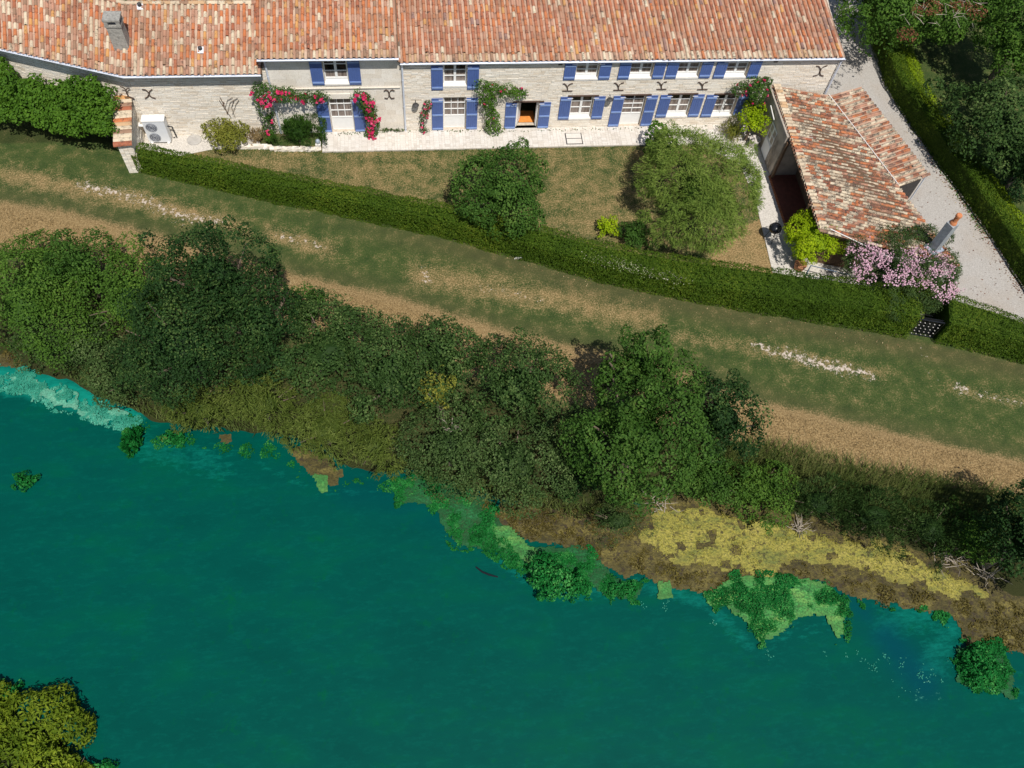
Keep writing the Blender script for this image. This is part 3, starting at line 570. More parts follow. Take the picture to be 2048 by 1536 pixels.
# water plants
def weed(px, py, rx, ry, h, label, pal='weed', n=9, size=.10, mode='leaf'):
    plant('water_plant', label, 'water plant', px, py, rx, ry, h, pal, size, 190, n, mode=mode, base=WATERZ - .1, trunk=False, trunkname='stem', zc=.45, group='leafy plants in the water', corek=.5)
weed(1095, 1160, 40, 52, 1.2, 'leafy green water bush below the brown algae, the largest one', n=14)
weed(1150, 1165, 25, 55, .9, 'narrow upright green water bush right of the largest one', n=9)
weed(265, 880, 24, 42, .7, 'slanting green reed clump in the teal water on the left', mode='spike', size=.2)
weed(350, 878, 34, 14, .5, 'low dark green water plant below the willows')
weed(50, 962, 34, 18, .6, 'isolated green water plant near the left edge')
weed(1955, 1330, 42, 40, .8, 'bright green water bush in the lower right corner', n=12)
weed(1240, 1180, 34, 16, .5, 'small green water plant between the water bushes and the weed mats')
def scatter(name, px_poly, count, size, pal, z=-.95, thr=.5, edge=25, sc=2.2, seed=1, up=1.2):
    q = [P(x, y, z)[:2] for x, y in px_poly]; xs = [a[0] for a in q]; ys = [a[1] for a in q]; k = count * 6
    X_ = rng.uniform(min(xs), max(xs), k); Y_ = rng.uniform(min(ys), max(ys), k); ins = inpoly(X_, Y_, q); X_, Y_ = X_[ins], Y_[ins]
    d = polydist(X_, Y_, q + [q[0]]); f = fnoise(X_, Y_, sc, seed, 3) + np.clip(d / .5, 0, 1) * .25 - .25; m = f > thr - rng.random(len(f)) * .12; X_, Y_, f = X_[m][:count], Y_[m][:count], f[m][:count]; k = len(X_)
    p = np.stack([X_, Y_, z + (f - thr) * .45 * rng.random(k) + .01], -1); n = unit(rng.normal(size=(k, 3)) * .55 + np.array([0, 0, up])); b = MB()
    add_leaves(b, p, n, size, .6, np.clip(fnoise(X_, Y_, sc * 1.7, seed + 5) * .9 + rng.random(k) * .4 - .2, 0, 1)); return part(name, b, L[pal], kind='stuff')
scatter('water_weed', [(780, 955), (850, 935), (950, 955), (1000, 1020), (1020, 1060), (1060, 1100), (1180, 1090), (1250, 1150), (1300, 1160), (1280, 1210), (1200, 1210), (1140, 1190), (1060, 1175), (970, 1110), (900, 1100), (870, 1040), (850, 1010), (790, 1020)], 9000, .10, 'weed', -.93, .47, seed=3)
scatter('water_weed', [(1395, 1180), (1470, 1140), (1560, 1140), (1670, 1155), (1710, 1215), (1700, 1285), (1670, 1290), (1645, 1240), (1600, 1240), (1560, 1280), (1520, 1300), (1485, 1250), (1450, 1220), (1420, 1245)], 8000, .075, 'weed', -.92, .42, seed=8)
scatter('water_weed', [(1890, 1280), (2000, 1275), (2050, 1340), (2030, 1410), (1970, 1390), (1900, 1380)], 3500, .10, 'weed', -.93, .45, seed=5)
scatter('water_weed', [(1690, 1190), (1760, 1205), (1900, 1215), (1925, 1300), (1890, 1290), (1850, 1225), (1740, 1230)], 1800, .09, 'weed', -.96, .50, seed=6)
scatter('water_weed', [(260, 820), (300, 850), (420, 870), (540, 880), (640, 970), (700, 960), (760, 940), (810, 970), (790, 1010), (720, 985), (650, 1000), (560, 930), (420, 905), (300, 900), (240, 930), (230, 890)], 5000, .09, 'weed', -.95, .50, seed=9)
scatter('pale_weed', [(-20, 725), (60, 735), (150, 780), (280, 830), (300, 870), (230, 860), (120, 830), (20, 800), (-20, 790)], 7000, .075, 'weedpale', -.93, .47, seed=4, up=2.5)
scatter('pale_weed', [(1160, 1170), (1280, 1190), (1400, 1210), (1520, 1300), (1700, 1300), (1860, 1280), (1920, 1330), (1900, 1400), (1800, 1400), (1700, 1330), (1500, 1320), (1380, 1230), (1180, 1210)], 1500, .06, 'weedpale', -.985, .60, seed=14, up=3)
scatter('yellow_algae', [(1270, 1075), (1305, 1010), (1400, 1005), (1480, 1015), (1640, 1055), (1800, 1090), (1930, 1140), (1995, 1195), (1890, 1200), (1760, 1160), (1640, 1130), (1590, 1125), (1530, 1165), (1480, 1150), (1400, 1135), (1330, 1125)], 3600, .05, 'scum', -.952, .50, seed=2, up=3.5, sc=3.5)
scatter('brown_algae', [(900, 985), (1160, 985), (1290, 1010), (1290, 1090), (1400, 1140), (1600, 1125), (1760, 1150), (1960, 1190), (2120, 1190), (2200, 1330), (1930, 1300), (1900, 1225), (1760, 1215), (1640, 1165), (1400, 1190), (1280, 1160), (1180, 1120), (1040, 1085), (975, 1050)], 16000, .075, 'scumbrown', -.97, .46, seed=7, up=1.5, sc=3)
scatter('brown_algae', [(-40, 640), (50, 670), (60, 735), (-40, 730)], 900, .075, 'scumbrown', -.96, .40, seed=7, up=1.5, sc=3)
b = MB(); b.tube([P(952, 1134, -.97), P(965, 1144, -.95), P(980, 1150, -.95), P(996, 1154, -.97)], [.03, .04, .04, .025], 6); tag(part('fallen_branch', b, M['black']), 'dark curved branch floating in the teal water left of the largest water bush', 'branch')
# near bank
plant('near_bank_tree', 'olive gold leafed tree crown in the bottom left corner', 'tree', 55, 1500, 112, 72, .7, 'near', .17, 200, 30, base=-1.05, aspect=.4, group='trees on the near bank')
plant('near_bank_tree', 'small dark shaded tree at the left edge above the corner tree', 'tree', -5, 1415, 42, 55, .6, 'near', .17, 200, 12, base=-1.05, aspect=.4, group='trees on the near bank')
plant('near_bank_tree', 'thin fringe of olive branches along the bottom edge', 'tree', 150, 1545, 42, 36, .6, 'near', .17, 200, 10, base=-1.05, aspect=.4, group='trees on the near bank')
weed(10, 1385, 30, 25, .6, 'green shoots at the water edge above the bottom left trees', n=6)
weed(200, 1535, 45, 10, .4, 'low green shoots along the bottom edge of the water', n=6)
# ------------------------------------------------------------------ hedges
def hedge(name, label, pts, w_, h_, pal='hedge', size=.075, dens=560, hn=.12, gap=None):
    pts = [np.array(p[:2]) for p in pts]; root = thing(name, label, 'hedge', (*pts[0], 0)); b = MB(); S = [0]
    for a, c in zip(pts[:-1], pts[1:]): S.append(S[-1] + np.linalg.norm(c - a))
    S = np.array(S); X = np.array([p[0] for p in pts]); Y = np.array([p[1] for p in pts]); W = np.interp; sw = np.linspace(0, S[-1], len(w_)); sh = np.linspace(0, S[-1], len(h_))
    def frame(s):
        x, y = W(s, S, X), W(s, S, Y); e = .3; dx = W(s + e, S, X) - W(s - e, S, X); dy = W(s + e, S, Y) - W(s - e, S, Y); l = np.hypot(dx, dy) + 1e-9
        return x, y, -dy / l, dx / l                    # normal points to the back
    tot = S[-1]; area = tot * (np.mean(w_) + 2 * np.mean(h_)); k = int(area * dens); s = rng.uniform(0, tot, k); w = W(s, sw, w_); h = W(s, sh, h_) + (fnoise(s, s * 0, .8, 2) - .5) * hn * 2
    u = rng.random(k) * (w + 2 * h); front = u < h; top = (u >= h) & (u < h + w); rnd = .1
    v = np.where(front, 0, np.where(top, u - h, w)); z = np.where(front, u, np.where(top, h, w + 2 * h - u))
    lumpy = (fnoise(s * 1.3 + v, z * 1.3 + v * 2, 1.3, 6) - .5) * .22 + (fnoise(s * 5 + v * 3, z * 5, 1.0, 9) - .5) * .1
    x, y, nx_, ny_ = frame(s); off = np.where(front, -lumpy - rng.random(k) * .04, np.where(top, 0, lumpy)); vv = v + off
    corner = top & ((v < .1) | (v > w - .1)); z = z + np.where(top, lumpy, 0) - np.where(corner, .05, 0) + rng.normal(size=k) * .015
    p = np.stack([x + nx_ * vv, y + ny_ * vv, z], -1); n = np.where(top[:, None], np.array([0, 0, 1.0]), np.stack([nx_, ny_, np.full(k, .25)], -1) * np.where(front, -1, 1)[:, None]); n[:, 2] = np.abs(n[:, 2])
    n = unit(n + rng.normal(size=n.shape) * .5); add_leaves(b, p, n, size, .6, np.clip(rng.random(k) ** 1.5 * .75 + (fnoise(x, y, .45, 12) - .5) * 1.1 + .22, 0, 1)); part('leaves', b, L[pal], root, kind='stuff')
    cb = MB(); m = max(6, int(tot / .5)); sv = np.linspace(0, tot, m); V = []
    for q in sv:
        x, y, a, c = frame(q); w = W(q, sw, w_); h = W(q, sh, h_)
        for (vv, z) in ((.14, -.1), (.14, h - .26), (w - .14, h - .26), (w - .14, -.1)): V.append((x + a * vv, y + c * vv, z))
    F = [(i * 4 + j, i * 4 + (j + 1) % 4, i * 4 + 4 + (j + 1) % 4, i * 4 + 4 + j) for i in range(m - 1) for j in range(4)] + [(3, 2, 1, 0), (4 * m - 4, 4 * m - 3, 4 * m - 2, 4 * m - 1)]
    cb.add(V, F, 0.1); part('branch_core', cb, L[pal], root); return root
hp = [P(x, y) for x, y in [(278, 345), (400, 372), (520, 400), (700, 437), (900, 480), (1050, 522), (1200, 565), (1350, 598), (1500, 625), (1660, 650), (1812, 676)]]
hedge('clipped_hedge', 'long clipped green hedge between the garden and the mown river path', hp, [.9, 1.0, 1.1, 1.3, 1.6, 1.7], [1.15, 1.2, 1.3, 1.35, 1.5, 1.7])
hedge('clipped_hedge', 'short clipped hedge right of the small black gate', [P(x, y) for x, y in [(1868, 686), (1960, 706), (2048, 728), (2200, 765)]], [1.7, 1.5, 1.0, .9], [1.7, 1.6, 1.5, 1.4])
# green arch behind the gate
arch = [P(x, y) for x, y in [(1800, 640), (1890, 660)]]
hedge('clipped_hedge', 'dark hedge piece closing the recess behind the small black gate', [a + np.array([0, .75, 0]) for a in arch], [.7, .7], [1.75, 1.75])
hedge('drive_hedge', 'narrow clipped hedge running along the gravel drive', [P(x, y) for x, y in [(2120, 640), (2048, 535), (2000, 460), (1900, 325), (1800, 182), (1770, 100), (1735, -60)]], [.8, .8, .8], [1.3, 1.3, 1.3], 'hedge')
hedge('painted_sunlit_strip', 'hedge strip coloured golden to stand for the sunlit top of the drive hedge', [P(x, y) + np.array([1.3, 0, 0]) for x, y in [(2120, 640), (2048, 535), (2000, 460), (1900, 325), (1800, 182), (1770, 100)]], [1.0, 1.0, 1.0], [.55, .55, .55], 'hedgelit')  # added strip, its bright leaves paint the sunlit top of the drive hedge
# small black gate in the hedge gap
ga, gb_ = P(1815, 677), P(1864, 685); gr = thing('garden_gate', 'small black metal gate with openwork panel in a gap of the hedge', 'gate', tuple(ga))
gv = (gb_ - ga); gl = np.linalg.norm(gv); gu = gv / gl; fb = MB(); G = lambda u, z, o=0: ga + gu * u + np.array([-gu[1], gu[0], 0]) * (.25 + o) + np.array([0, 0, z])
for a_, c_ in (((0, 0), (0, 1.25)), ((gl, 0), (gl, 1.25)), ((0, 1.25), (gl, 1.25)), ((0, .08), (gl, .08)), ((gl * .5, 0), (gl * .5, 1.25))): fb.tube([G(*a_), G(*c_)], .03, 6)
part('gate_frame', fb, M['black'], gr)
for i in range(6):
    sb = MB(); u = gl * (.08 + .165 * i); sb.tube([G(u, .08), G(u, 1.25)], .012, 5); part('gate_bar', sb, M['black'], gr)
for i in range(5):
    for j in range(5):
        kb = MB(); q = G(gl * (.1 + .19 * i) + (.04 if j % 2 else 0), .18 + .22 * j, -.02); kb.lathe((q[0], q[1], q[2] - .03), [(.005, 0), (.028, .015), (.032, .03), (.005, .05)], 6); part('gate_rosette', kb, M['concrete'], gr)
db = MB(); q0 = G(0, 0, .15); q1 = G(gl, 0, .15); db.hexa([q0, q1, q0 + [0, .03, 0], q1 + [0, .03, 0], q0 + [0, 0, 1.2], q1 + [0, 0, 1.2], q0 + [0, .03, 1.2], q1 + [0, .03, 1.2]]); part('shadow_panel', db, M['black'], gr)  # black sheet standing in for the shadow behind the gate
# ------------------------------------------------------------------ roofs
YF = 33.58
def lerp(a, b, t): return np.asarray(a) * (1 - t) + np.asarray(b) * t
def arc_verts(org, side_, along, up_, w0, w1, L_, h, seg=5, flip=False):
    V = []
    for (s, w, hh) in ((0, w0, h), (1, w1, h * .88)):
        for k in range(seg + 1):
            a = math.pi * k / seg; V.append(org + along * (L_ * s) + side_ * (-math.cos(a) * w) + up_ * ((math.sin(a) * hh) * (-1 if flip else 1)))
    return V
def arc_faces(seg=5): return [(k, k + 1, seg + 2 + k, seg + 1 + k) for k in range(seg)]
def tile_meshes(mat):
    me = MB(); V = arc_verts(np.zeros(3), np.array([1.0, 0, 0]), np.array([0, 1.0, 0]), np.array([0, 0, 1.0]), .082, .066, .44, .075)
    V2 = arc_verts(np.zeros(3), np.array([1.0, 0, 0]), np.array([0, 1.0, 0]), np.array([0, 0, 1.0]), .070, .054, .44, .062)
    F = arc_faces() + [(12 + a, 12 + d, 12 + c, 12 + b_) for a, b_, c, d in arc_faces()] + [(k + 1, k, 12 + k, 13 + k) for k in range(5)]
    me.add(V + V2, F, 0); m = me.mesh('roof_tile'); m.materials.append(mat); m.polygons.foreach_set('use_smooth', [True] * 10 + [False] * 5); return m
def roof(parent, eA, eB, tA, tB, mat, pitch_col=.262, row=.37, single=300, eave=True, skiptiles=None, jitter=.012, eavemat='tile_eave', fan=True):
    """tile field between eave eA-eB and top tA-tB (bilinear); nearest tiles are single parts"""
    eA, eB, tA, tB = map(lambda q: np.asarray(q, float), (eA, eB, tA, tB)); nC = int(round(np.linalg.norm(eB - eA) / pitch_col))
    deck = MB(); nrm0 = np.cross(eB - eA, tA - eA); nrm0 /= np.linalg.norm(nrm0)
    if nrm0[2] < 0: nrm0 = -nrm0
    dn = -nrm0 * .03; dd = -nrm0 * .13
    deck.hexa([eA + dd, eB + dd, tA + dd, tB + dd, eA + dn, eB + dn, tA + dn, tB + dn]); dk = part('roof_deck', deck, M['wood'], parent)
    covers = []; chan = MB(); stuff = MB(); em = MB()
    for i in range(nC):
        for ch in (0, 1):
            u = (i + .5 * (1 if ch else 1e-3) + (0 if ch else .0)) / nC if ch else (i + .02) / nC
            B, T = lerp(eA, eB, min(u, 1)), lerp(tA, tB, min(u, 1)); d = T - B; Ln = np.linalg.norm(d); a = d / Ln; sd0 = lerp(eB - eA, tB - tA, .5); sd0 = sd0 - a * (sd0 @ a); sd0 /= np.linalg.norm(sd0); upv = np.cross(sd0, a)
            if upv[2] < 0: upv = -upv; 
            nR = int(math.ceil(Ln / row)); wob = rng.normal() * .008; ph = rng.uniform(0, .35) * row
            for r in range(nR):
                s = -(.04 if r == 0 else ph * 0) + r * row + rng.normal() * .008 + (0 if r == 0 else rng.uniform(-.05, .05) + (ph - .17 * row))
                if s + .1 > Ln: continue
                Lt = min(.44, Ln - s + .05)
                o = B + a * s + sd0 * (wob + rng.normal() * jitter * .5) + upv * (0.0 + rng.random() * .006)
                if ch == 0:
                    tilt = unit(a + upv * -.035 + sd0 * rng.normal() * .012); o2 = o + upv * .03
                    if skiptiles is not None and skiptiles(o2): continue
                    covers.append((r, o2, tilt, sd0, upv, Lt))
                else:
                    if skiptiles is not None and skiptiles(o): continue
                    chan.add(arc_verts(o + upv * .05, sd0, unit(a - upv * .03), upv, .10, .085, Lt, .06, 4, True), arc_faces(4), rng.random())
    # nearest to the camera first
    eav = [c for c in covers if c[0] == 0 and eave]; rest = [c for c in covers if not (c[0] == 0 and eave)]
    cpos = np.array([0, 0, CAMH]); key = lambda c: np.linalg.norm(c[1] - cpos)
    rest.sort(key=key); m1 = tile_meshes(M[mat]); m2 = tile_meshes(M[eavemat])
    def single_tile(c, me_, nm):
        r, o, a, s_, up_, Lt = c; up2 = np.cross(s_, a); up2 = up2 if up2 @ up_ > 0 else -up2; ob = bpy.data.objects.new(nm, me_)
        ob.parent = parent; C.objects.link(ob); pl = np.array(WL[parent.name]); q = o - pl
        mat4 = Matrix(((s_[0], a[0] * Lt / .44, up2[0], q[0]), (s_[1], a[1] * Lt / .44, up2[1], q[1]), (s_[2], a[2] * Lt / .44, up2[2], q[2]), (0, 0, 0, 1))); ob.matrix_local = mat4
    ns = min(single, len(rest))
    for c in rest[:ns]: single_tile(c, m1, 'roof_tile')
    for c in eav[:300]: single_tile(c, m2, 'eave_tile')
    for c in rest[ns:]:
        r, o, a, s_, up_, Lt = c; stuff.add(arc_verts(o, s_, a, up_, .082, .066, Lt, .075), arc_faces(), rng.random())
    if len(rest) > ns: part('roof_tiles', stuff, M[mat], parent, kind='stuff')
    part('channel_tiles', chan, M['channel'], parent, kind='stuff'); return nrm0
def boxf(mb, p0, dr, u0, u1, d0, d1, z0, z1, tint=0):   # in a wall frame: u along, d outwards
    p0 = np.array([p0[0], p0[1], 0.0]); dr = np.array([dr[0], dr[1], 0.0]); nr = np.array([dr[1], -dr[0], 0.0])
    mb.hexa([p0 + dr * u + nr * d + np.array([0, 0, z]) for z in (z0, z1) for d in (d1, d0) for u in (u0, u1)], tint)
def wall(parent, p0, p1, z0, z1, openings=(), course=.10, length=.36, mat='stone', back=.4, pr=.02):
    p0 = np.array(p0[:2], float); p1 = np.array(p1[:2], float); Lw = np.linalg.norm(p1 - p0); dr = (p1 - p0) / Lw
    us = sorted({0, Lw, *[o[0] for o in openings], *[o[1] for o in openings]}); b = MB()
    for ua, ub in zip(us[:-1], us[1:]):
        zz = z0
        for o in sorted([o for o in openings if o[0] <= ua + 1e-6 and o[1] >= ub - 1e-6], key=lambda o: o[2]):
            if o[2] > zz: boxf(b, p0, dr, ua, ub, -back, 0, zz, o[2])
            zz = o[3]
        if zz < z1: boxf(b, p0, dr, ua, ub, -back, 0, zz, z1)
    wl = part('wall', b, M['mortar'], parent); sb = MB(); z = z0 + .004
    while z < z1 - .03:
        h = min(course * rng.uniform(.75, 1.3), z1 - z); u = -rng.random() * .2; jt = .0015 if pr < .005 else .006
        while u < Lw:
            l = length * rng.uniform(.4, 1.6); a, c = max(u, 0) + .004, min(u + l, Lw) - .004; u += l
            if c - a < .03: continue
            segs = [(a, c)]
            for o in openings:
                if o[3] > z + .02 and o[2] < z + h - .02:
                    ns = []
                    for (x, y) in segs:
                        if o[1] <= x or o[0] >= y: ns.append((x, y))
                        else:
                            if o[0] - x > .04: ns.append((x, o[0]))
                            if y - o[1] > .04: ns.append((o[1], y))
                    segs = ns
            for (x, y) in segs: j1 = rng.normal() * jt * 1.4; boxf(sb, p0, dr, x, y, -.005, pr * .5 + rng.random() * pr, z + jt + abs(j1) * .5, z + h - jt - abs(j1), rng.random())
        z += h
    part('stonework', sb, M[mat], wl, kind='stuff'); return wl, p0, dr
def gutter(parent, a, b_, r=.075):
    a, b_ = np.array(a, float), np.array(b_, float); mb = MB(); d = unit(b_ - a); o = np.array([d[1], -d[0], 0]); n = 10; V = []
    for p in (a, b_):
        for k in range(n + 1):
            t = math.pi * (1 + k / n); V.append(p + o * (math.cos(t) * -r) + np.array([0, 0, math.sin(t) * r]))
        for k in range(n + 1):
            t = math.pi * (1 + k / n); V.append(p + o * (math.cos(t) * -(r - .008)) + np.array([0, 0, math.sin(t) * (r - .008)]))
    m = 2 * (n + 1); F = [(k, k + 1, m + k + 1, m + k) for k in range(n)] + [(n + 1 + k + 1, n + 1 + k, m + n + 1 + k, m + n + 2 + k) for k in range(n)] + [(0, m, m + n + 1, n + 1), (n, 2 * n + 1, m + 2 * n + 1, m + n)]
    mb.mixed(V, F); g = part('gutter', mb, M['zinc'], parent)
    rb = MB(); rb.tube([a + o * r + [0, 0, .004], b_ + o * r + [0, 0, .004]], .014, 6); part('gutter_bead', rb, M['zinc'], g)
def downpipe(parent, pts, r=.05):
    b = MB(); b.tube(pts, r, 10); d = part('downpipe', b, M['zinc'], parent)
    q = np.array(pts[-1], float); q2 = np.array(pts[-2], float)
    for t in (.2, .6, .95): c = MB(); w_ = lerp(q2, q, t); c.tube([w_ - [0, 0, .02], w_ + [0, 0, .02]], r + .01, 10); part('pipe_clip', c, M['zinc'], d)

def shutter(parent, p0, dr, u0, u1, z0, z1, left, mids=1):
    b = MB(); n = 5; w = (u1 - u0) / n; d0, d1 = .045, .08
    for i in range(n): boxf(b, p0, dr, u0 + w * i + .004, u0 + w * (i + 1) - .004, d0, d1, z0, z1)
    boxf(b, p0, dr, u0 + .002, u1 - .002, d0 - .008, d0 + .01, z0 + .004, z1 - .004)
    s = part('shutter', b, M['blue'], parent)
    for zc in ([z0 + .15, z1 - .17] + ([(z0 + z1) / 2] if mids else [])):
        c = MB(); boxf(c, p0, dr, u0 + .02, u1 - .02, d1, d1 + .028, zc - .045, zc + .045); part('batten', c, M['bluelight'], s)
    for zc in ([z1 - .08] if z1 - z0 < 1.7 else [z1 - .08]):
        c = MB(); ua, ub = (u1 - .22, u1 + .06) if left else (u0 - .06, u0 + .22); boxf(c, p0, dr, ua, ub, d1 + .002, d1 + .02, zc - .018, zc + .018); part('hinge', c, M['hinge'], s)
def glazing(parent, nm, p0, dr, u0, u1, z0, z1, cols, rows_, depth, panel=0.0, casement=True, curtain=.3, sill=True):
    F = MB(); fw = .055; dd0, dd1 = depth - .05, depth
    boxf(F, p0, dr, u0, u0 + fw, dd0, dd1, z0, z1); boxf(F, p0, dr, u1 - fw, u1, dd0, dd1, z0, z1); boxf(F, p0, dr, u0 + fw, u1 - fw, dd0, dd1, z1 - fw, z1); boxf(F, p0, dr, u0 + fw, u1 - fw, dd0, dd1, z0, z0 + fw)
    zb = z0 + fw + panel; fr = part(nm, F, M['white'], parent)
    if panel:
        c = MB(); boxf(c, p0, dr, u0 + fw, u1 - fw, dd0 + .005, dd1 - .008, z0 + fw, zb - .0); part('lower_panel', c, M['white'], fr)
        c = MB(); boxf(c, p0, dr, u0 + fw, u1 - fw, dd1 - .008, dd1 + .012, zb - .06, zb); part('rail', c, M['white'], fr)
    iu0, iu1, iz0, iz1 = u0 + fw, u1 - fw, zb, z1 - fw; bars = MB(); mw = .06 if casement else .022
    for c in range(1, cols):
        x = iu0 + (iu1 - iu0) * c / cols; ww = mw if (casement and c * 2 == cols) else .018; boxf(bars, p0, dr, x - ww, x + ww, dd0 + .01, dd1 + .004, iz0, iz1)
    for r in range(1, rows_):
        x = iz0 + (iz1 - iz0) * r / rows_; boxf(bars, p0, dr, iu0, iu1, dd0 + .012, dd1 + .002, x - .018, x + .018)
    part('glazing_bars', bars, M['white'], fr); pane0 = (iu1 - iu0) / cols; panez = (iz1 - iz0) / rows_
    for c in range(cols):
        for r in range(rows_):
            g = MB(); boxf(g, p0, dr, iu0 + pane0 * c, iu0 + pane0 * (c + 1), dd0 - .004, dd0 + .006, iz0 + panez * r, iz0 + panez * (r + 1)); part('pane', g, M['curtain'] if (r / rows_ < curtain) else M['glass'], fr)
    if sill: c = MB(); boxf(c, p0, dr, u0 - .05, u1 + .05, depth - .02, .05, z0 - .09, z0 + .0); part('sill', c, M['sill'], fr)
    return fr
def X(px, py): q = PY(px, py, YF); return q[0], q[2]
def opening(cx, yb, yt, w=1.14):
    x0, z0 = X(cx[0], yb); x1, z1 = X(cx[1], yt); x = (x0 + x1) / 2; return [x - w / 2, x + w / 2, max(z0, .03), z1]
# ---- three joined houses
PITCH = math.tan(math.radians(17.5)); nroof = unit(np.array([0, -PITCH, 1.0]))
def on_roof(px, py, eave_z, y0=YF - .32): return PPL(px, py, (0, y0, eave_z), nroof)
xa = X(541, 150)[0] - .12; xs = PY(803, 124, YF)[0] - .02; xr = PY(1682, 116, YF)[0] + .0
OVL, OVM, OVR = .40, .36, .16
ZL, ZM, ZR = PY(400, 152, YF - OVL - .06)[2] + .045, PY(660, 119, YF - OVM - .06)[2] + .045, PY(1240, 122.5, YF - OVR - .06)[2] + .045
# right (main) house
H1 = thing('stone_house', 'long stone house with eight blue shuttered windows and rose coloured tiled roof', 'house', (8, YF + 4, 0), 'joined stone houses')
ops = {}
for k, v in dict(C=((910.4, 910), 171, 129.8), D=((909.3, 909.3), 261.6, 195.2), E=((1051.4, 1057.3), 256, 204), F=((1159.8, 1165.7), 236, 192.3), G=((1172.5, 1177.4), 157, 124), H=((1281, 1287), 155.5, 119), I=((1374.8, 1382.7), 154, 119), J=((1470.5, 1480), 153.5, 119), K=((1258.6, 1270.4), 253.8, 190.4), L=((1353.4, 1365), 231.8, 188.4), M=((1443, 1456.9), 231, 188.4)).items(): ops[k] = opening(*v)
for k in 'DK': ops[k][2] = .05
ol = [[o[0] - xs, o[1] - xs, o[2], min(o[3], ZR - .05)] for o in ops.values()]
w1_, p0, dr = wall(H1, (xs, YF), (xr, YF), 0, ZR, ol)
for k, o in ops.items():
    u0, u1, z0, z1 = o[0] - xs, o[1] - xs, o[2], min(o[3], ZR - .06)
    if k in 'DK': glazing(H1, 'door', p0, dr, u0 + .01, u1 - .01, z0, z1 - .005, 3 if k == 'D' else 2, 3 if k == 'D' else 4, -.16, panel=.78 if k == 'D' else .72, casement=False, curtain=.7, sill=False)
    elif k == 'E':
        fr = MB(); boxf(fr, p0, dr, u0, u0 + .07, -.2, -.13, z0, z1); boxf(fr, p0, dr, u1 - .07, u1, -.2, -.13, z0, z1); boxf(fr, p0, dr, u0 + .07, u1 - .07, -.2, -.13, z1 - .07, z1); f = part('window', fr, M['white'], H1)
        c = MB(); boxf(c, p0, dr, u0 - .05, u1 + .05, -.2, .06, z0 - .08, z0); part('sill', c, M['sill'], f)
        a = np.array([p0[0] + u0 + .08, YF + .2]); c = MB(); boxf(c, a, unit(np.array([.45, 1.0])), 0, .5, -.02, .02, z0 + .04, z1 - .08); part('open_leaf', c, M['white'], f)
        a2 = np.array([p0[0] + u1 - .08, YF + .2]); c = MB(); boxf(c, a2, unit(np.array([.15, 1.0])), 0, .5, -.02, .02, z0 + .04, z1 - .08); part('open_leaf', c, M['white'], f)
        c = MB(); X0 = p0[0] + u0; X1 = p0[0] + u1; c.box(X0 - 1, X1 + 1, YF + .42, YF + 3, z0 - .7, z0 - .55); part('room_floor', c, M['orangefloor'], f)
        c = MB(); c.box(X0 - 1, X1 + 1, YF + 2.6, YF + 2.7, z0 - .5, 3.0); c.box(X0 - 1.1, X0 - 1, YF + .42, YF + 2.7, z0 - .5, 3); c.box(X1 + 1, X1 + 1.1, YF + .42, YF + 2.7, z0 - .5, 3); c.box(X0 - 1, X1 + 1, YF + .42, YF + 2.7, 3, 3.1); part('room_wall', c, M['room'], f)
        c = MB(); c.box(X0 + .25, X1 - .05, YF + .46, YF + 1.3, z0 - .5, z0 - .02); part('table', c, M['orangefloor'], f)
    else: glazing(H1, 'window', p0, dr, u0 + .01, u1 - .01, z0 + .01, z1 - .005, 2, 3, -.17, panel=.12 if k != 'C' else .04, curtain=.35)
    full = k in 'DK'; sw_ = .575; zs0 = z0 + (.0 if full else -.02); zs1 = z1 + .01
    if k == 'C': zs0 -= .18
    shutter(H1, p0, dr, u0 - sw_ - .02, u0 - .02, zs0, zs1, True, full or k == 'E'); shutter(H1, p0, dr, u1 + .02, u1 + .02 + sw_, zs0, zs1, False, full or k == 'E')
    if k in 'EFKLM': c = MB(); boxf(c, p0, dr, u0 - .22, u1 + .22, .03, .10, z1 + .05, z1 + .10); part('lintel_bar', c, M['iron'], H1)
for px, py in ((1121, 126), (1552, 120.5)):
    x, z = X(px, py); c = MB(); c.box(x - .1, x + .1, YF - .05, YF - .024, z - .1, z + .08); part('air_grille', c, M['dark'], H1)
def anchor(parent, lines, y=YF, th=.028, pf=None):
    b = MB()
    for l in lines:
        q = [PY(px, py, y - .05) if pf is None else pf(px, py) for px, py in l]; b.tube(q, th, 6)
    part('wall_anchor', b, M['iron'], parent)
def ypt(cx, cy, s=1.0): return [[(cx - 9 * s, cy - 8), (cx - 6 * s, cy - 8.5), (cx - 2, cy - 5), (cx, cy), (cx, cy + 6)], [(cx + 11 * s, cy - 9), (cx + 6 * s, cy - 8), (cx + 2, cy - 5), (cx, cy)], [(cx - 10, cy + 6), (cx + 10, cy + 6)]]
for cx, cy in ((1135, 176), (1237, 174.5), (1323, 172.5), (1405, 173)): anchor(H1, ypt(cx, cy))
anchor(H1, [[(1024, 180), (1028, 175.5), (1034, 175.5), (1037, 180), (1037, 184)], [(1037, 180), (1040, 175.5), (1045, 176), (1046, 181)]])
anchor(H1, [[(1633, 132), (1638, 133), (1641.5, 138), (1640, 144), (1636, 150), (1627, 152)], [(1655, 131), (1647, 134), (1642, 139), (1640, 144), (1641, 150), (1647, 152)]])
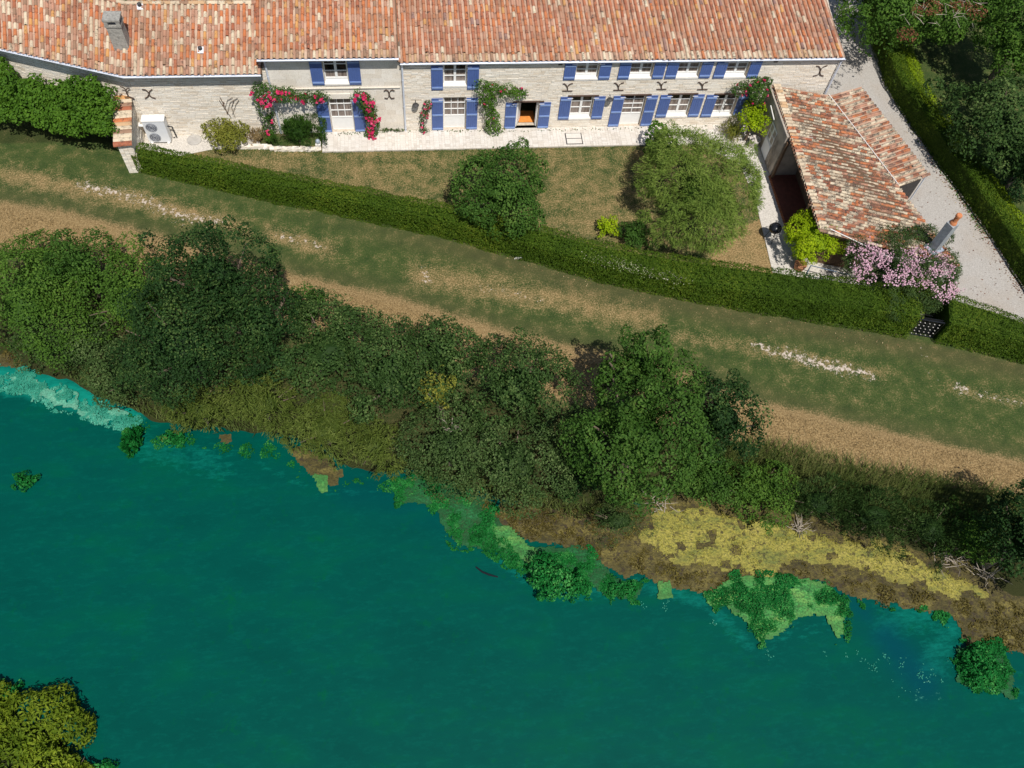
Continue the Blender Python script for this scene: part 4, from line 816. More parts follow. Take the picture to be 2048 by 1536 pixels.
def wall_lamp(parent, px, py):
    x, z = X(px, py); b = MB(); b.tube([(x, YF - .02, z + .12), (x, YF - .22, z + .16), (x, YF - .24, z + .06)], .014, 6); l = part('wall_lamp', b, M['dark'], parent)
    s = MB(); s.lathe((x, YF - .24, z - .02), [(.17, 0), (.16, .02), (.05, .07), (.03, .1)], 14); part('lamp_shade', s, M['dark'], l)
    s = MB(); s.lathe((x, YF - .24, z - .09), [(.03, 0), (.05, .03), (.05, .06)], 10); part('lamp_bulb', s, M['sill'], l)
wall_lamp(H1, 831, 203); wall_lamp(H1, 1219, 192)
eA = np.array([xs - .1, YF - OVR, ZR + .0]); eB = np.array([xr + .12, YF - OVR, ZR]); tA = on_roof(796, -40, ZR, YF - OVR); tB = on_roof(1643, -30, ZR, YF - OVR)
tB = eB + (tB - eB) * 1.0; tA[0] = xs - .1
tA = tA + (tA - eA) * .15; tB = tB + (tB - eB) * .15
roof(H1, eA, eB, tA, tB, 'tile_main')
gutter(H1, (xs - .05, YF - OVR - .06, ZR - .045), (xr + .12, YF - OVR - .06, ZR - .045))
c = MB(); c.box(xs, xr + .02, YF - .02, YF + .3, ZR - .05, ZR + .02); part('wall_plate', c, M['mortar'], H1)
downpipe(H1, [(xr + .08, YF - OVR - .06, ZR - .1), (xr + .02, YF - .12, ZR - .3), (xr + .0, YF - .07, .1)]); downpipe(H1, [(xs + .03, YF - OVR - .06, ZR - .1), (xs + .03, YF - .1, ZR - .28), (xs + .03, YF - .08, .05)])
# right flank wall and rear body
sw2, _, _ = wall(H1, (xr - .02, YF + .02), (xr + 1.0, YF + 9), 0, ZR, mat='stone')
c = MB(); c.prism([(xs + .01, YF + .4), (xr - .42, YF + .4), (xr + .4, YF + 9), (xs + .01, YF + 9)], 3.2, ZR - .06); part('attic_floor', c, M['room'], H1)
# middle house
H2 = thing('stone_house', 'narrow middle stone house with one upper window and orange tiled roof', 'house', (-3, YF + 4, 0), 'joined stone houses')
o2 = {'A': opening((672.9, 669), 167, 116.5), 'B': opening((686.5, 680.7), 265, 196.7)}; o2['B'][2] = .05
w2_, p0, dr = wall(H2, (xa, YF), (xs - .01, YF), 0, ZM, [[o[0] - xa, o[1] - xa, o[2], min(o[3], ZM - .05)] for o in o2.values()], mat='ashlar', course=.27, length=.6, pr=.003)
for k, o in o2.items():
    u0, u1, z0, z1 = o[0] - xa, o[1] - xa, o[2], min(o[3], ZM - .06)
    glazing(H2, 'window' if k == 'A' else 'door', p0, dr, u0 + .01, u1 - .01, z0 + (.01 if k == 'A' else 0), z1 - .005, 2 if k == 'A' else 3, 3, -.16, panel=.18 if k == 'A' else .8, casement=k == 'A', curtain=.2 if k == 'A' else .8, sill=k == 'A')
    shutter(H2, p0, dr, u0 - .6, u0 - .02, z0 - .02, z1 + .0, True, k == 'B'); shutter(H2, p0, dr, u1 + .02, u1 + .6, z0 - .02, z1 + .0, False, k == 'B')
x0, z0 = X(548, 175); x1, z1 = X(800, 172); c = MB(); c.box(x0, x1, YF - .07, YF - .02, z0 - .09, z0 - .04); part('string_course', c, M['ashlar'], H2)
c = MB(); boxf(c, p0, dr, o2['B'][0] - xa - .1, o2['B'][1] - xa + .1, .02, .06, o2['B'][3] + .02, o2['B'][3] + .32); part('lintel', c, M['ashlar'], H2)
anchor(H2, [[(768, 182), (772, 180), (776, 181.5), (778, 186), (778, 192), (775, 197), (769, 196)], [(789, 182), (785, 180), (781, 181.5), (779, 186), (779, 192), (783, 197), (789, 196)]])
eA = np.array([xa - .25, YF - OVM, ZM]); eB = np.array([xs - .1, YF - OVM, ZM]); tA = on_roof(526, -40, ZM, YF - OVM); tB = on_roof(797, -40, ZM, YF - OVM); tA[0] = xa - .2; tB[0] = xs - .08
roof(H2, eA, eB, tA + (tA - eA) * .12, tB + (tB - eB) * .12, 'tile_mid')
gutter(H2, (xa - .28, YF - OVM - .06, ZM - .045), (xs - .1, YF - OVM - .06, ZM - .045)); downpipe(H2, [(xa - .1, YF - OVM - .06, ZM - .1), (xa + .0, YF - .1, ZM - .35), (xa + .02, YF - .09, .1)])
c = MB(); c.box(xa, xs - .02, YF + .4, YF + 9, 3.2, ZM - .06); part('attic_floor', c, M['room'], H2)
c = MB(); c.box(xa - .02, xa + .3, YF + .02, YF + 7, ZL - .3, ZM - .02); part('gable_wall', c, M['mortar'], H2)
# left house with bent front
H3 = thing('stone_house', 'low left stone house with bent front wall, chimney and pale mixed roof tiles', 'house', (-12, YF + 4, 0), 'joined stone houses')
bend = P(247, 150, ZL) + [0, .3, 0]; lft = P(-160, 55, ZL) + [-.05, .3, 0]; rgt = np.array([xa - .02, YF - .0, ZL])
bd = np.array([bend[0], YF - .0]); lf = np.array([lft[0], lft[1]])
wall(H3, bd, rgt[:2], 0, ZL, course=.11, length=.32); wall(H3, lf, bd, 0, ZL, course=.11, length=.32)
ov = OVL; eM = np.array([bd[0], YF - ov, ZL]); eR = np.array([xa - .2, YF - ov, ZL]); eL = np.array([lf[0] - .1, lf[1] - ov, ZL])
n3 = nroof; rR = PPL(524, 6, eR, n3); rM = PPL(300, 6, eR, n3); rR[0] = eR[0]
ridge_len = rR[1] - eR[1]; rM = eM + np.array([0, ridge_len, ridge_len * PITCH]); rL = eL + np.array([-.6, ridge_len, ridge_len * PITCH])
roof(H3, eM, eR, rM, rR, 'tile_left'); roof(H3, eL, eM, rL, rM, 'tile_left')
back = lambda q: q + np.array([0, 2.2, -2.2 * PITCH])
roof(H3, back(rR), back(rM), rR, rM, 'tile_left', single=0, eave=False); 
rt = MB()
for a_, b_ in ((rR, rM), (rM, rL)):
    n = int(np.linalg.norm(b_ - a_) / .4)
    for i in range(n):
        c = MB(); q = lerp(a_, b_, i / n) + [0, 0, .03]; d = unit(b_ - a_); s = np.array([d[1], -d[0], 0]); c.add(arc_verts(q, s, d, np.array([0, 0, 1.0]), .12, .10, .44, .1), arc_faces(), rng.random()); part('ridge_tile', c, M['tile_eave'], H3)
gutter(H3, (bd[0], YF - ov - .06, ZL - .045), (xa - .25, YF - ov - .06, ZL - .045)); gutter(H3, (eL[0], eL[1] - .06, ZL - .045), (bd[0], YF - ov - .06, ZL - .045))
pf = lambda px, py: PY(px, py, YF - .05)
anchor(H3, [[(240, 173), (246, 175), (252, 180), (253, 187), (258, 193), (268, 197)], [(259, 177), (254, 177), (252, 182)], [(249, 194), (255, 194), (256, 190)]], pf=lambda px, py: PY(px, py, YF - .06))
anchor(H3, [[(284, 179), (291, 180), (297, 185), (299, 191), (304, 195), (311, 197)], [(304, 179), (299, 183), (298, 188), (295, 194), (290, 197)]])
# chimney of the left house
cb_ = P(228, 100, 4.5); cx, cy = cb_[0] + .36, cb_[1] + .3; ch = MB(); ch.hexa([(cx + sx * .36, cy + sy * .32, 3.9) for sy in (-1, 1) for sx in (-1, 1)] + [(cx + sx * .32, cy + sy * .28, 5.70) for sy in (-1, 1) for sx in (-1, 1)]); cm = part('chimney', ch, M['chim'], H3)
c = MB(); c.box(cx - .36, cx + .36, cy - .32, cy + .32, 5.70, 5.78); part('chimney_band', c, M['chim'], cm)
for sx, sy in ((-1, -1), (1, -1), (-1, 1), (1, 1)): c = MB(); c.box(cx + sx * .26 - .08, cx + sx * .26 + .08, cy + sy * .24 - .08, cy + sy * .24 + .08, 5.78, 6.00); part('chimney_post', c, M['chim'], cm)
c = MB(); c.box(cx - .38, cx + .38, cy - .33, cy + .33, 6.00, 6.09); part('chimney_slab', c, M['chim'], cm)
c = MB(); c.tube([(cx + .12, cy - .1, 5.72), (cx + .14, cy - .12, 5.97)], .05, 8); part('flue_pipe', c, M['zinc'], cm)
for i in range(9):
    q = P(232 + rng.normal() * 5, 118 + i * 1.6, 4.25 - i * .03); c = MB(); c.lathe((q[0], q[1], q[2] - .05), [(.06, 0), (.10, .03), (.07, .09), (.02, .11)], 6); part('mortar_lump', c, M['concrete'], cm)
for px, py in ((281, 16), (402, 103)):
    q = PPL(px, py, eR, n3); b = MB(); b.lathe((q[0], q[1], q[2] - .05), [(.05, 0), (.05, .22), (.10, .24), (.09, .30), (.02, .34)], 12); v = part('roof_vent', b, M['dark'], H3)
    c = MB(); c.hexa([(q[0] + sx * .14, q[1] + sy * .16, q[2] + sy * .16 * PITCH + z) for z in (.07, .10) for sy in (-1, 1) for sx in (-1, 1)]); part('vent_flashing', c, M['metal'], v)
# ------------------------------------------------------------------ outbuilding with twisted roofs
OB = thing('outbuilding', 'small outbuilding with open porch, lichen covered tiled roofs and tall narrow chimney', 'outbuilding', tuple(P(1640, 400)))
def PZ(px, py, z): return P(px, py, z)
zW, zV, zE = 2.78, 2.15, 2.42
wN, wS = PZ(1546, 172, 2.8), PZ(1647, 452, 2.45); vN, vM, vS = PZ(1656, 191, zV), PZ(1795, 371, 2.1), PZ(1906, 527, 1.95)
S0, S1 = PZ(1660, 458, 2.55), PZ(1776, 512, 2.3)
roof(OB, PZ(1915, 532, 1.95), vN, PZ(1640, 462, 2.5), wN, 'tile_shed', eave=False, pitch_col=.25)
eN, eS = PZ(1720, 174, zE), PZ(1857, 350, zE)
roof(OB, eS, eN, vM + [.06, .0, -.02], vN + [.06, 0, -.02], 'tile_shed', eave=False, pitch_col=.25, single=200)
c = MB(); c.tube([vN + [0, 0, .09], lerp(vN, vM, .5) + [0, 0, .10], vM + [0, 0, .09]], .02, 6); part('mortar_joint', c, M['sill'], OB)
# verge tiles along the west edge, lapped end on
nv = 44
for i in range(nv):
    a_ = lerp(wN, PZ(1640, 462, 2.5), i / nv); d = unit(PZ(1640, 462, 2.5) - wN); s = unit(np.cross(d, [0, 0, 1])); c = MB(); c.add(arc_verts(a_ - s * 0 + [.0, 0, .05], d, unit(np.array([1.0, .1, -.12])), np.array([0, 0, 1.0]), .105, .09, .42, .07), arc_faces(), rng.random()); part('verge_tile', c, M['tile_eave'], OB)
# west wall: rendered part, porch recess
W0 = P(1517, 290)[0] + .03; yN = YF - .05; yP = P(1538, 352)[1]; yS = P(1575, 478)[1]
c = MB(); c.box(W0, W0 + .25, yP, yN, 0, 2.72); pw = part('rendered_wall', c, M['plaster'], OB)
q0 = P(1533, 334); wy = q0[1] + .25; gl_ = glazing(OB, 'window', (W0, wy + .95), (0, -1), 0, .85, 1.05, 2.0, 2, 2, .02, curtain=.2, casement=True, sill=False)
c = MB(); boxf(c, (W0, wy + .95), (0, -1), .0, .85, .01, .04, .12, 1.03); part('lower_door_panel', c, M['metal'], OB)
c = MB(); c.tube([(W0 - .12, wy + 1.6, 2.45), (W0 - .14, wy + .7, 2.35)], .03, 8); part('awning_bar', c, M['sill'], OB)
for k in range(7):
    c = MB(); z = .2 + rng.random(); y_ = yP + .1 + rng.random() * .8; c.tube([(W0 - .03, y_, .05), (W0 - .05, y_ + rng.normal() * .15, .8), (W0 - .04, y_ + rng.normal() * .3, 1.7 + rng.random() * .5)], .012, 4, cap=False); part('dry_vine', c, M['twig'], OB)
xb = P(1577, 352)[0] + .35
c = MB(); c.box(W0 + .02, xb + .15, yS - .2, yP, 0.0, .06); pf_ = part('porch_floor', c, M['redfloor'], OB)
for i in range(24):
    c = MB(); y_ = yS - .2 + (yP - yS + .2) * i / 24; c.box(W0 - .08, W0 + .018, y_, y_ + .13, .0, .09, rng.random()); part('brick', c, M['brickedge'], pf_)
c = MB(); c.box(W0 + .25, xb, yP - .0, yP + .2, 0, 2.6); part('porch_side_wall', c, M['plaster'], OB)
npk = 26
for i in range(npk):
    c = MB(); y_ = yS - .2 + (yP - yS + .2) * i / npk; c.box(xb, xb + .04 + .012 * (i % 2), y_, y_ + (yP - yS + .2) / npk - .012, .05, 2.45); part('plank', c, M['slat'], OB)
c = MB(); c.box(xb + .06, xb + .15, yS - .3, yP, 0, 2.35); part('back_wall', c, M['wood'], OB)
for f_ in (.02, .98): c = MB(); y_ = yS - .15 + (yP - yS) * f_; c.box(W0 + .02, W0 + .14, y_, y_ + .12, .06, 2.5); part('porch_post', c, M['wood'], OB)
# walls under the roofs: south end, east side, and the east wing with its dark end
SE = vS; c = MB(); c.prism([(xb + .2, yN), (vN[0] - .2, yN), (vM[0] - .25, vM[1]), (SE[0] - .35, SE[1] + .25), (S1[0], S1[1] + .35), (xb + .2, yS - .1)], 0, 1.85); part('wall', c, M['plaster'], OB)
a_, b_ = S0 + [0, .12, 0], vS + [-.1, .15, 0]; c = MB(); c.hexa([(a_[0], a_[1], 0), (b_[0], b_[1], 0), (a_[0], a_[1] + .1, 0), (b_[0], b_[1] + .1, 0), (a_[0], a_[1], a_[2] - .06), (b_[0], b_[1], b_[2] - .06), (a_[0], a_[1] + .1, a_[2] - .06), (b_[0], b_[1] + .1, b_[2] - .06)]); part('end_wall', c, M['wood'], OB)
c = MB(); c.tube([S0 + [0, -.02, .03], S1 + [0, -.05, .02], vS + [0, -.05, .03]], .022, 6); part('verge_board', c, M['sill'], OB)
g0, g1 = vM + [.05, .05, 0], eS + [-.12, .1, 0]; g2 = eN + [-.12, -.1, 0]; g3 = vN + [.05, -.05, 0]
c = MB(); c.prism([g0[:2], g1[:2], g2[:2], g3[:2]], 0, 1.98); part('east_wing_wall', c, M['endwood'], OB)
c = MB(); c.tube([vM + [0, -.02, .0], eS + [.02, -.03, .0]], .03, 6); part('verge_board', c, M['sill'], OB)
c = MB(); c.tube([(g1[0] + .12, g1[1] - .02, 0), (g1[0] + .1, g1[1] - .02, 2.35)], .03, 8); part('corner_pipe', c, M['zinc'], OB)
# chimney
cb_ = P(1869, 500, 2.15); cx, cy = cb_[0], cb_[1] + .1; hh = 1.75
c = MB(); a45 = math.radians(25); R2 = lambda x, y: (cx + x * math.cos(a45) - y * math.sin(a45), cy + x * math.sin(a45) + y * math.cos(a45))
c.hexa([(*R2(sx * .2, sy * .2), z) for z in (1.9, 2.15 + hh) for sy in (-1, 1) for sx in (-1, 1)]); ck = part('chimney', c, M['slate'], OB)
c = MB(); c.lathe((cx, cy, 2.15 + hh), [(.16, 0), (.15, .08), (.11, .16), (.11, .42), (.14, .46), (.14, .56), (.11, .6), (.06, .6)], 14); part('chimney_pot', c, M['pot'], ck)
c = MB(); c.hexa([(*R2(sx * .36, sy * .32), z + .02 * sy) for z in (2.10, 2.20) for sy in (-1, 1) for sx in (-1, 1)]); part('flashing', c, M['lead'], ck)
# ------------------------------------------------------------------ terrace
tx0, tx1 = P(645, 302)[0], 18.2; ty0, ty1 = 32.16, YF - .03
b = MB(); b.box(tx0, tx1, ty0, ty1, -.05, .075); tr = part('terrace', b, M['joint'], kind='structure')
pb = MB(); x = tx0
while x < tx1 - .05:
    cw = rng.choice([.14, .14, .2, .28]); y = ty0 + .01
    while y < ty1 - .03:
        l = min(rng.choice([.12, .14, .2, .3]), ty1 - y); pb.box(x + .006, min(x + cw, tx1) - .006, y + .005, y + l - .005, .06, .082 + rng.random() * .005, rng.random()); y += l
    x += cw
part('pavers', pb, M['paver'], tr, kind='stuff')
q = [P(x, y) for x, y in ((1130, 270), (1161, 270), (1163, 293.5), (1132, 294))]; b = MB(); xx0, xx1, yy0, yy1 = q[0][0], q[1][0], q[3][1] + .12, q[0][1]
for k in range(2):
    b = MB(); m_ = (yy0 + yy1) / 2; a_, c_ = ((yy0, m_ - .015), (m_ + .015, yy1))[k]; b.box(xx0 + .02, xx1 - .02, a_ + .01, c_ - .01, .095, .115); part('access_cover', b, M['paver'], tr)
b = MB(); b.box(xx0 - .03, xx1 + .03, yy0 - .03, yy1 + .03, .09, .10); part('cover_frame', b, M['dark'], tr)
# stone border left of the terrace
sbr = thing('stone_border', 'low dry stone edging in front of the flower bed left of the terrace', 'stone edging', tuple(P(570, 300)))
for i in range(22):
    px = 478 + i * 7.6; q = P(px, 296 + (5 if px > 540 else 1) * min(1, (px - 478) / 80), 0); c = MB(); l = .12 + rng.random() * .05; hz = .16 + rng.random() * .08; j = lambda: rng.normal() * .02
    c.hexa([(q[0] + sx * l + j(), q[1] + sy * .09 + j(), z + j()) for z in (0, hz) for sy in (-1, 1) for sx in (-1, 1)], rng.random()); part('stone', c, M['stone'], sbr)
# ------------------------------------------------------------------ stub wall with tile coping
A0, A1 = P(232 + 8, 207, 2.3) + [0, 0, 0], P(243, 287, 1.9); SW = thing('garden_wall', 'short stone wall with tiled coping projecting from the left house', 'wall', (A1[0], A1[1], 0))
wa = np.array([A1[0] + .08, A1[1]]); wb_ = np.array([A0[0] + .1, A0[1] + .6]); dirw = unit(wb_ - wa); nw = np.array([dirw[1], -dirw[0]]); Lw = np.linalg.norm(wb_ - wa)
b = MB(); V = [(*(wa + nw * s + dirw * d), z) for z, h_ in ((0, 0), (1, 1)) for s in (-.3, .3) for d in (0, Lw)]
V = [(*(wa + nw * s * (1.0) + dirw * d), (0 if z == 0 else (1.85 if d == 0 else 2.3))) for z in (0, 1) for s in (-.3, .3) for d in (0, Lw)]
b.hexa(V); wv = part('wall', b, M['mortar'], SW); b = MB(); z = 0
while z < 1.75:
    h = rng.uniform(.08, .14)
    for s in np.arange(-.3, .29, .2):
        q = wa + nw * s; boxf(b, wa, nw, s, s + .19, .0, .02 + rng.random() * .02, z, z + h - .012, rng.random())
    u = 0
    while u < Lw - .1: l = rng.uniform(.15, .4); boxf(b, wa + nw * .3, dirw, u, min(u + l, Lw) - .01, .0, .02 + rng.random() * .02, z, z + h - .012, rng.random()); u += l
    z += h
part('stonework', b, M['stone'], wv, kind='stuff')
for i in range(13):
    t0 = i / 13; p = wa + dirw * (Lw * t0 - .05); z = 1.9 + (2.35 - 1.9) * t0; c = MB(); c.add(arc_verts(np.array([*(p - nw * .42), z - .0]), np.array([*dirw, 0]), np.array([*nw, 0.03]), np.array([0, 0, 1.0]), .15, .14, .84, .13, 6), arc_faces(6), rng.random()); part('coping_tile', c, M['tile_eave'] if i % 3 else M['tile_mid'], SW)
# ------------------------------------------------------------------ heat pump
hq = P(322, 292); hx, hy_ = hq[0], hq[1] + .12; HP = thing('heat_pump', 'white outdoor heat pump unit with two round fans beside the garden wall', 'heat pump', (hx, hy_, 0))
b = MB(); b.box(hx - .52, hx + .52, hy_, hy_ + .42, .14, 1.48); part('casing', b, M['metal'], HP)
b = MB(); b.box(hx - .54, hx + .54, hy_ - .02, hy_ + .44, 1.48, 1.52); part('top_cover', b, M['white'], HP)
for zc in (.46, 1.1):
    b = MB(); n = 20; V = [(hx - .16 + .27 * math.cos(2 * math.pi * k / n), hy_ - dy, zc + .27 * math.sin(2 * math.pi * k / n)) for dy in (0.0, .02) for k in range(n)]
    b.mixed(V, [tuple(range(n, 2 * n))] + [(k, (k + 1) % n, n + (k + 1) % n, n + k) for k in range(n)]); f = part('fan', b, M['fan'], HP)
    for r in (.09, .17, .25): c = MB(); c.tube([(hx - .16 + r * math.cos(a), hy_ - .026, zc + r * math.sin(a)) for a in np.linspace(0, 2 * math.pi, 17)], .006, 4, cap=False); part('grille_ring', c, M['metal'], f)
for sx in (-.4, .4): b = MB(); b.box(hx + sx - .06, hx + sx + .06, hy_ - .08, hy_ + .5, 0, .14); part('foot', b, M['sill'], HP)
b = MB(); b.tube([(hx + .52, hy_ + .3, .9), (hx + .72, hy_ + .3, .85), (hx + .76, hy_ + .3, .2), (hx + .6, hy_ + .35, .1)], .035, 6); part('pipe', b, M['black'], HP)
b = MB(); b.tube([(hx - .52, hy_ + .2, 1.05), (hx - .75, hy_ + .22, 1.05), (hx - .8, hy_ + .4, 1.0)], .07, 8); part('duct', b, M['white'], HP)
q = P(389, 281); b = MB(); b.lathe((q[0], q[1], .0), [(.36, 0), (.36, .06), (.33, .08), (.0, .085)], 28); tag(part('well_cover', b, M['concrete']), 'round pale concrete cover lying in the gravel beside the heat pump', 'well cover')
q = P(637, 292); gl = thing('globe_lamp', 'small grey globe lamp on a white block at the terrace corner', 'lamp', tuple(q)); b = MB(); b.box(q[0] - .13, q[0] + .13, q[1] - .13, q[1] + .13, 0, .2); part('base', b, M['sill'], gl)
b = MB(); b.lathe((q[0], q[1], .2), [(.03, 0), (.09, .03), (.12, .1), (.12, .15), (.08, .22), (.01, .25)], 14); part('globe', b, M['lead'], gl, smooth=True)
def litter(name, px_line, wpx, count, pal, size, z=.03):
    b = MB(); pts = []
    for k in range(count):
        i = rng.integers(len(px_line) - 1); t = rng.random(); a_, c_ = np.array(px_line[i]), np.array(px_line[i + 1]); q = a_ * (1 - t) + c_ * t + rng.normal(size=2) * wpx * np.array([1, .7]); pts.append(P(q[0], q[1], z + rng.random() * .02))
    p = np.array(pts); add_leaves(b, p, unit(rng.normal(size=p.shape) * .5 + np.array([0, 0, 1.2])), size, .6, rng.random(len(p))); return part(name, b, L[pal], kind='stuff')
litter('leaf_litter', [(1770, 150), (1830, 260), (1900, 365), (1970, 470), (2048, 590)], 6, 900, 'redleaf', .07)
litter('leaf_litter', [(1770, 150), (1830, 260), (1900, 365), (1970, 470), (2048, 590)], 14, 260, 'straw', .06)
litter('leaf_litter', [(1700, 250), (1900, 450), (2000, 620)], 45, 160, 'redleaf', .07)
litter('weeds', [(1760, 140), (1830, 262), (1905, 370), (1975, 475)], 4, 700, 'mid', .09)
litter('weeds', [(430, 302), (540, 300), (645, 304), (900, 300), (1280, 294)], 3, 900, 'reed', .07)
litter('weeds', [(660, 268), (800, 262), (1000, 262), (1200, 258), (1440, 252)], 2, 260, 'grey', .08, .1)
litter('leaf_litter', [(1000, 510), (1200, 570), (1500, 640), (1800, 690)], 12, 260, 'straw', .07, .02)
litter('hedge_litter', [(1180, 510), (1280, 540), (1370, 562)], 9, 420, 'cream', .05, 1.32)
# ------------------------------------------------------------------ barbecue, railing
q = P(1537, 480); KB = thing('kettle_barbecue', 'black kettle barbecue standing on the patio', 'barbecue', tuple(q)); bx_, by_ = q[0] + .05, q[1]
b = MB(); b.lathe((bx_, by_, .62), [(.05, 0), (.2, .06), (.29, .18), (.30, .27), (.31, .28), (.31, .30), (.24, .42), (.1, .49), (.01, .5)], 20); part('bowl', b, M['black'], KB, smooth=True)
b = MB(); b.tube([(bx_ - .06, by_, 1.12), (bx_ - .05, by_, 1.17), (bx_ + .05, by_, 1.17), (bx_ + .06, by_, 1.12)], .012, 6); part('lid_handle', b, M['dark'], KB)
for a in (0.5, 2.6, 4.7): b = MB(); b.tube([(bx_ + .14 * math.cos(a), by_ + .14 * math.sin(a), .7), (bx_ + .3 * math.cos(a), by_ + .3 * math.sin(a), .02)], .014, 6); part('leg', b, M['dark'], KB)
b = MB(); b.tube([(bx_ - .33, by_ - .05, .88), (bx_ - .45, by_ - .05, .9), (bx_ - .45, by_ + .12, .9), (bx_ - .33, by_ + .1, .88)], .014, 6); part('side_handle', b, M['dark'], KB)
RL = thing('railing', 'blue grey tubular steel railing behind the hedge under the pink oleander', 'railing', tuple(P(1612, 556)))
T = lambda px, py, z: P(px, py, z)
for a_, b_ in (((1612, 551, .9), (1745, 577, .9)), ((1622, 531, .9), (1700, 550, .9)), ((1612, 551, .9), (1622, 531, .9)), ((1612, 556, .5), (1745, 582, .5))): b = MB(); b.tube([T(*a_), T(*b_)], .025, 7); part('rail', b, M['steel'], RL)
for px, py in ((1612, 551), (1718, 571), (1622, 531), (1660, 560)): b = MB(); q = T(px, py, .9); b.tube([(q[0], q[1], 0), tuple(q)], .028, 7); part('post', b, M['steel'], RL)
b = MB(); q = P(1037, 517); b.box(q[0] - .2, q[0] + .2, q[1] - .05, q[1] + .05, 0, .06); tag(part('stone_marker', b, M['sill']), 'small white stone at the foot of the hedge mid photo', 'stone')
# ------------------------------------------------------------------ garden plants
plant('garden_tree', 'round dense green tree standing on the dry lawn against the hedge', 'tree', 1005, 392, 98, 88, 3.4, 'dark', .13, 110, 34, zc=.56, group=None, extra=[(1007, 300, .2, 3.4), (1000, 318, .35, 3.3)], pal='bright') if False else None
r = plant('garden_tree', 'round dense green tree standing on the dry lawn against the hedge', 'tree', 1005, 384, 92, 80, 3.2, 'mid', .12, 190, 34, zc=.56, lr=.85, extra=[(1007, 298, .12, 3.5), (1004, 312, .25, 3.3), (1070, 440, .5, 1.5), (935, 420, .5, 1.4)])
plant('bamboo', 'tall feathery bamboo clump on the right of the garden', 'bamboo', 1398, 392, 98, 112, 3.9, 'bamboo', .18, 280, 56, mode='willow', aspect=.16, zc=.55, trunkname='stem', extra=[(1500, 300, .4, 2.8), (1290, 380, .5, 2.2)])
plant('shrub', 'large leaved shrub with pale leaf edges and white flowers at the terrace edge', 'shrub', 1320, 288, 36, 42, 1.8, 'vine', .18, 90, 10, zc=.5, trunkname='stem', group='garden shrubs')
plant('shrub', 'small yellow green round bush on the lawn near the bamboo', 'shrub', 1215, 455, 25, 22, .9, 'lime', .09, 200, 9, zc=.5, trunkname='stem', group='garden shrubs')
plant('shrub', 'dark green bush between the yellow bush and the bamboo', 'shrub', 1272, 472, 34, 34, 1.2, 'mid', .09, 200, 12, zc=.5, trunkname='stem', group='garden shrubs')
plant('shrub', 'yellow green spreading shrub against the left house wall', 'shrub', 452, 268, 44, 32, 1.2, 'yellow', .09, 200, 14, zc=.5, trunkname='stem', group='garden shrubs')
plant('shrub', 'dark green rosemary like bush left of the terrace', 'shrub', 594, 260, 54, 40, 1.6, 'mid', .16, 240, 18, zc=.5, mode='spike', aspect=.18, trunkname='stem', group='garden shrubs')
plant('shrub', 'small fresh green bush between the dry leaves and the rosemary bush', 'shrub', 540, 273, 14, 16, .7, 'bright', .08, 260, 6, zc=.5, trunkname='stem', group='garden shrubs')
plant('shrub', 'straw coloured withered plant in the flower bed', 'shrub', 515, 274, 26, 18, .7, 'straw', .16, 120, 7, zc=.4, mode='spike', aspect=.2, trunkname='stem', group='garden shrubs')
plant('shrub', 'orange tinged feathery bush beside the white planter', 'shrub', 1468, 262, 24, 28, 1.3, 'yellow', .12, 150, 8, zc=.5, mode='willow', aspect=.2, trunkname='stem', group='garden shrubs')
plant('potted_tree', 'lime yellow feathery small tree in front of the outbuilding', 'tree', 1630, 474, 54, 50, 2.4, 'lime', .085, 420, 34, zc=.62, mode='leaf', aspect=.5, corek=.9)
plant('shrub', 'yellow fronded plant in a round pot below the lime tree', 'shrub', 1602, 512, 18, 20, .9, 'lime', .13, 130, 6, zc=.6, mode='willow', aspect=.25, trunkname='stem', group='garden shrubs')
plant('oleander', 'spreading oleander covered in pale pink flowers beside the drive', 'shrub', 1806, 540, 116, 68, 2.4, 'grey', .12, 320, 60, zc=.55, mode='willow', aspect=.22, trunkname='stem', extra=[(1715, 490, .45, 2.2), (1760, 540, .5, 1.9), (1880, 570, .5, 1.6)])
r_ol = bpy.data.objects['oleander']
def petals(parent, name, px_poly, zf, count, pal, size=.05, clump=5, sp=.06):
    b = MB(); got = 0; xs_ = [p[0] for p in px_poly]; ys_ = [p[1] for p in px_poly]
    while got < count:
        px, py = rng.uniform(min(xs_), max(xs_)), rng.uniform(min(ys_), max(ys_))
        if not inpoly(np.array(px), np.array(py), px_poly): continue
        if fnoise(np.array(px), np.array(py), .05, 31) < .34 + .2 * rng.random(): continue
        got += 1; c = zf(px, py); p = c + rng.normal(size=(clump, 3)) * sp; n = unit(rng.normal(size=(clump, 3)) * .6 + np.array([0, -.6, .8])); add_leaves(b, p, n, size, .9, rng.random(clump) * .6 + rng.random() * .4)
    part(name, b, L[pal], parent, kind='stuff')
petals(r_ol, 'flowers', [(1695, 475), (1730, 465), (1760, 500), (1850, 492), (1905, 520), (1930, 575), (1890, 610), (1830, 575), (1720, 565), (1690, 540)], lambda px, py: P(px, py, 2.75 - .75 * ((px - 1805) / 125) ** 2 - .55 * ((py - 530) / 75) ** 2 + rng.random() * .1), 430, 'pink', .075, 6, .07)
for px, py in ((1722, 520), (1700, 530)):
    b = MB(); q = P(px, py, 1.5); b.tube([(q[0] + .4, q[1] - .2, 0), (q[0] + .1, q[1], .8), tuple(q)], [.035, .03, .02], 6); part('stem', b, M['twig'], r_ol)
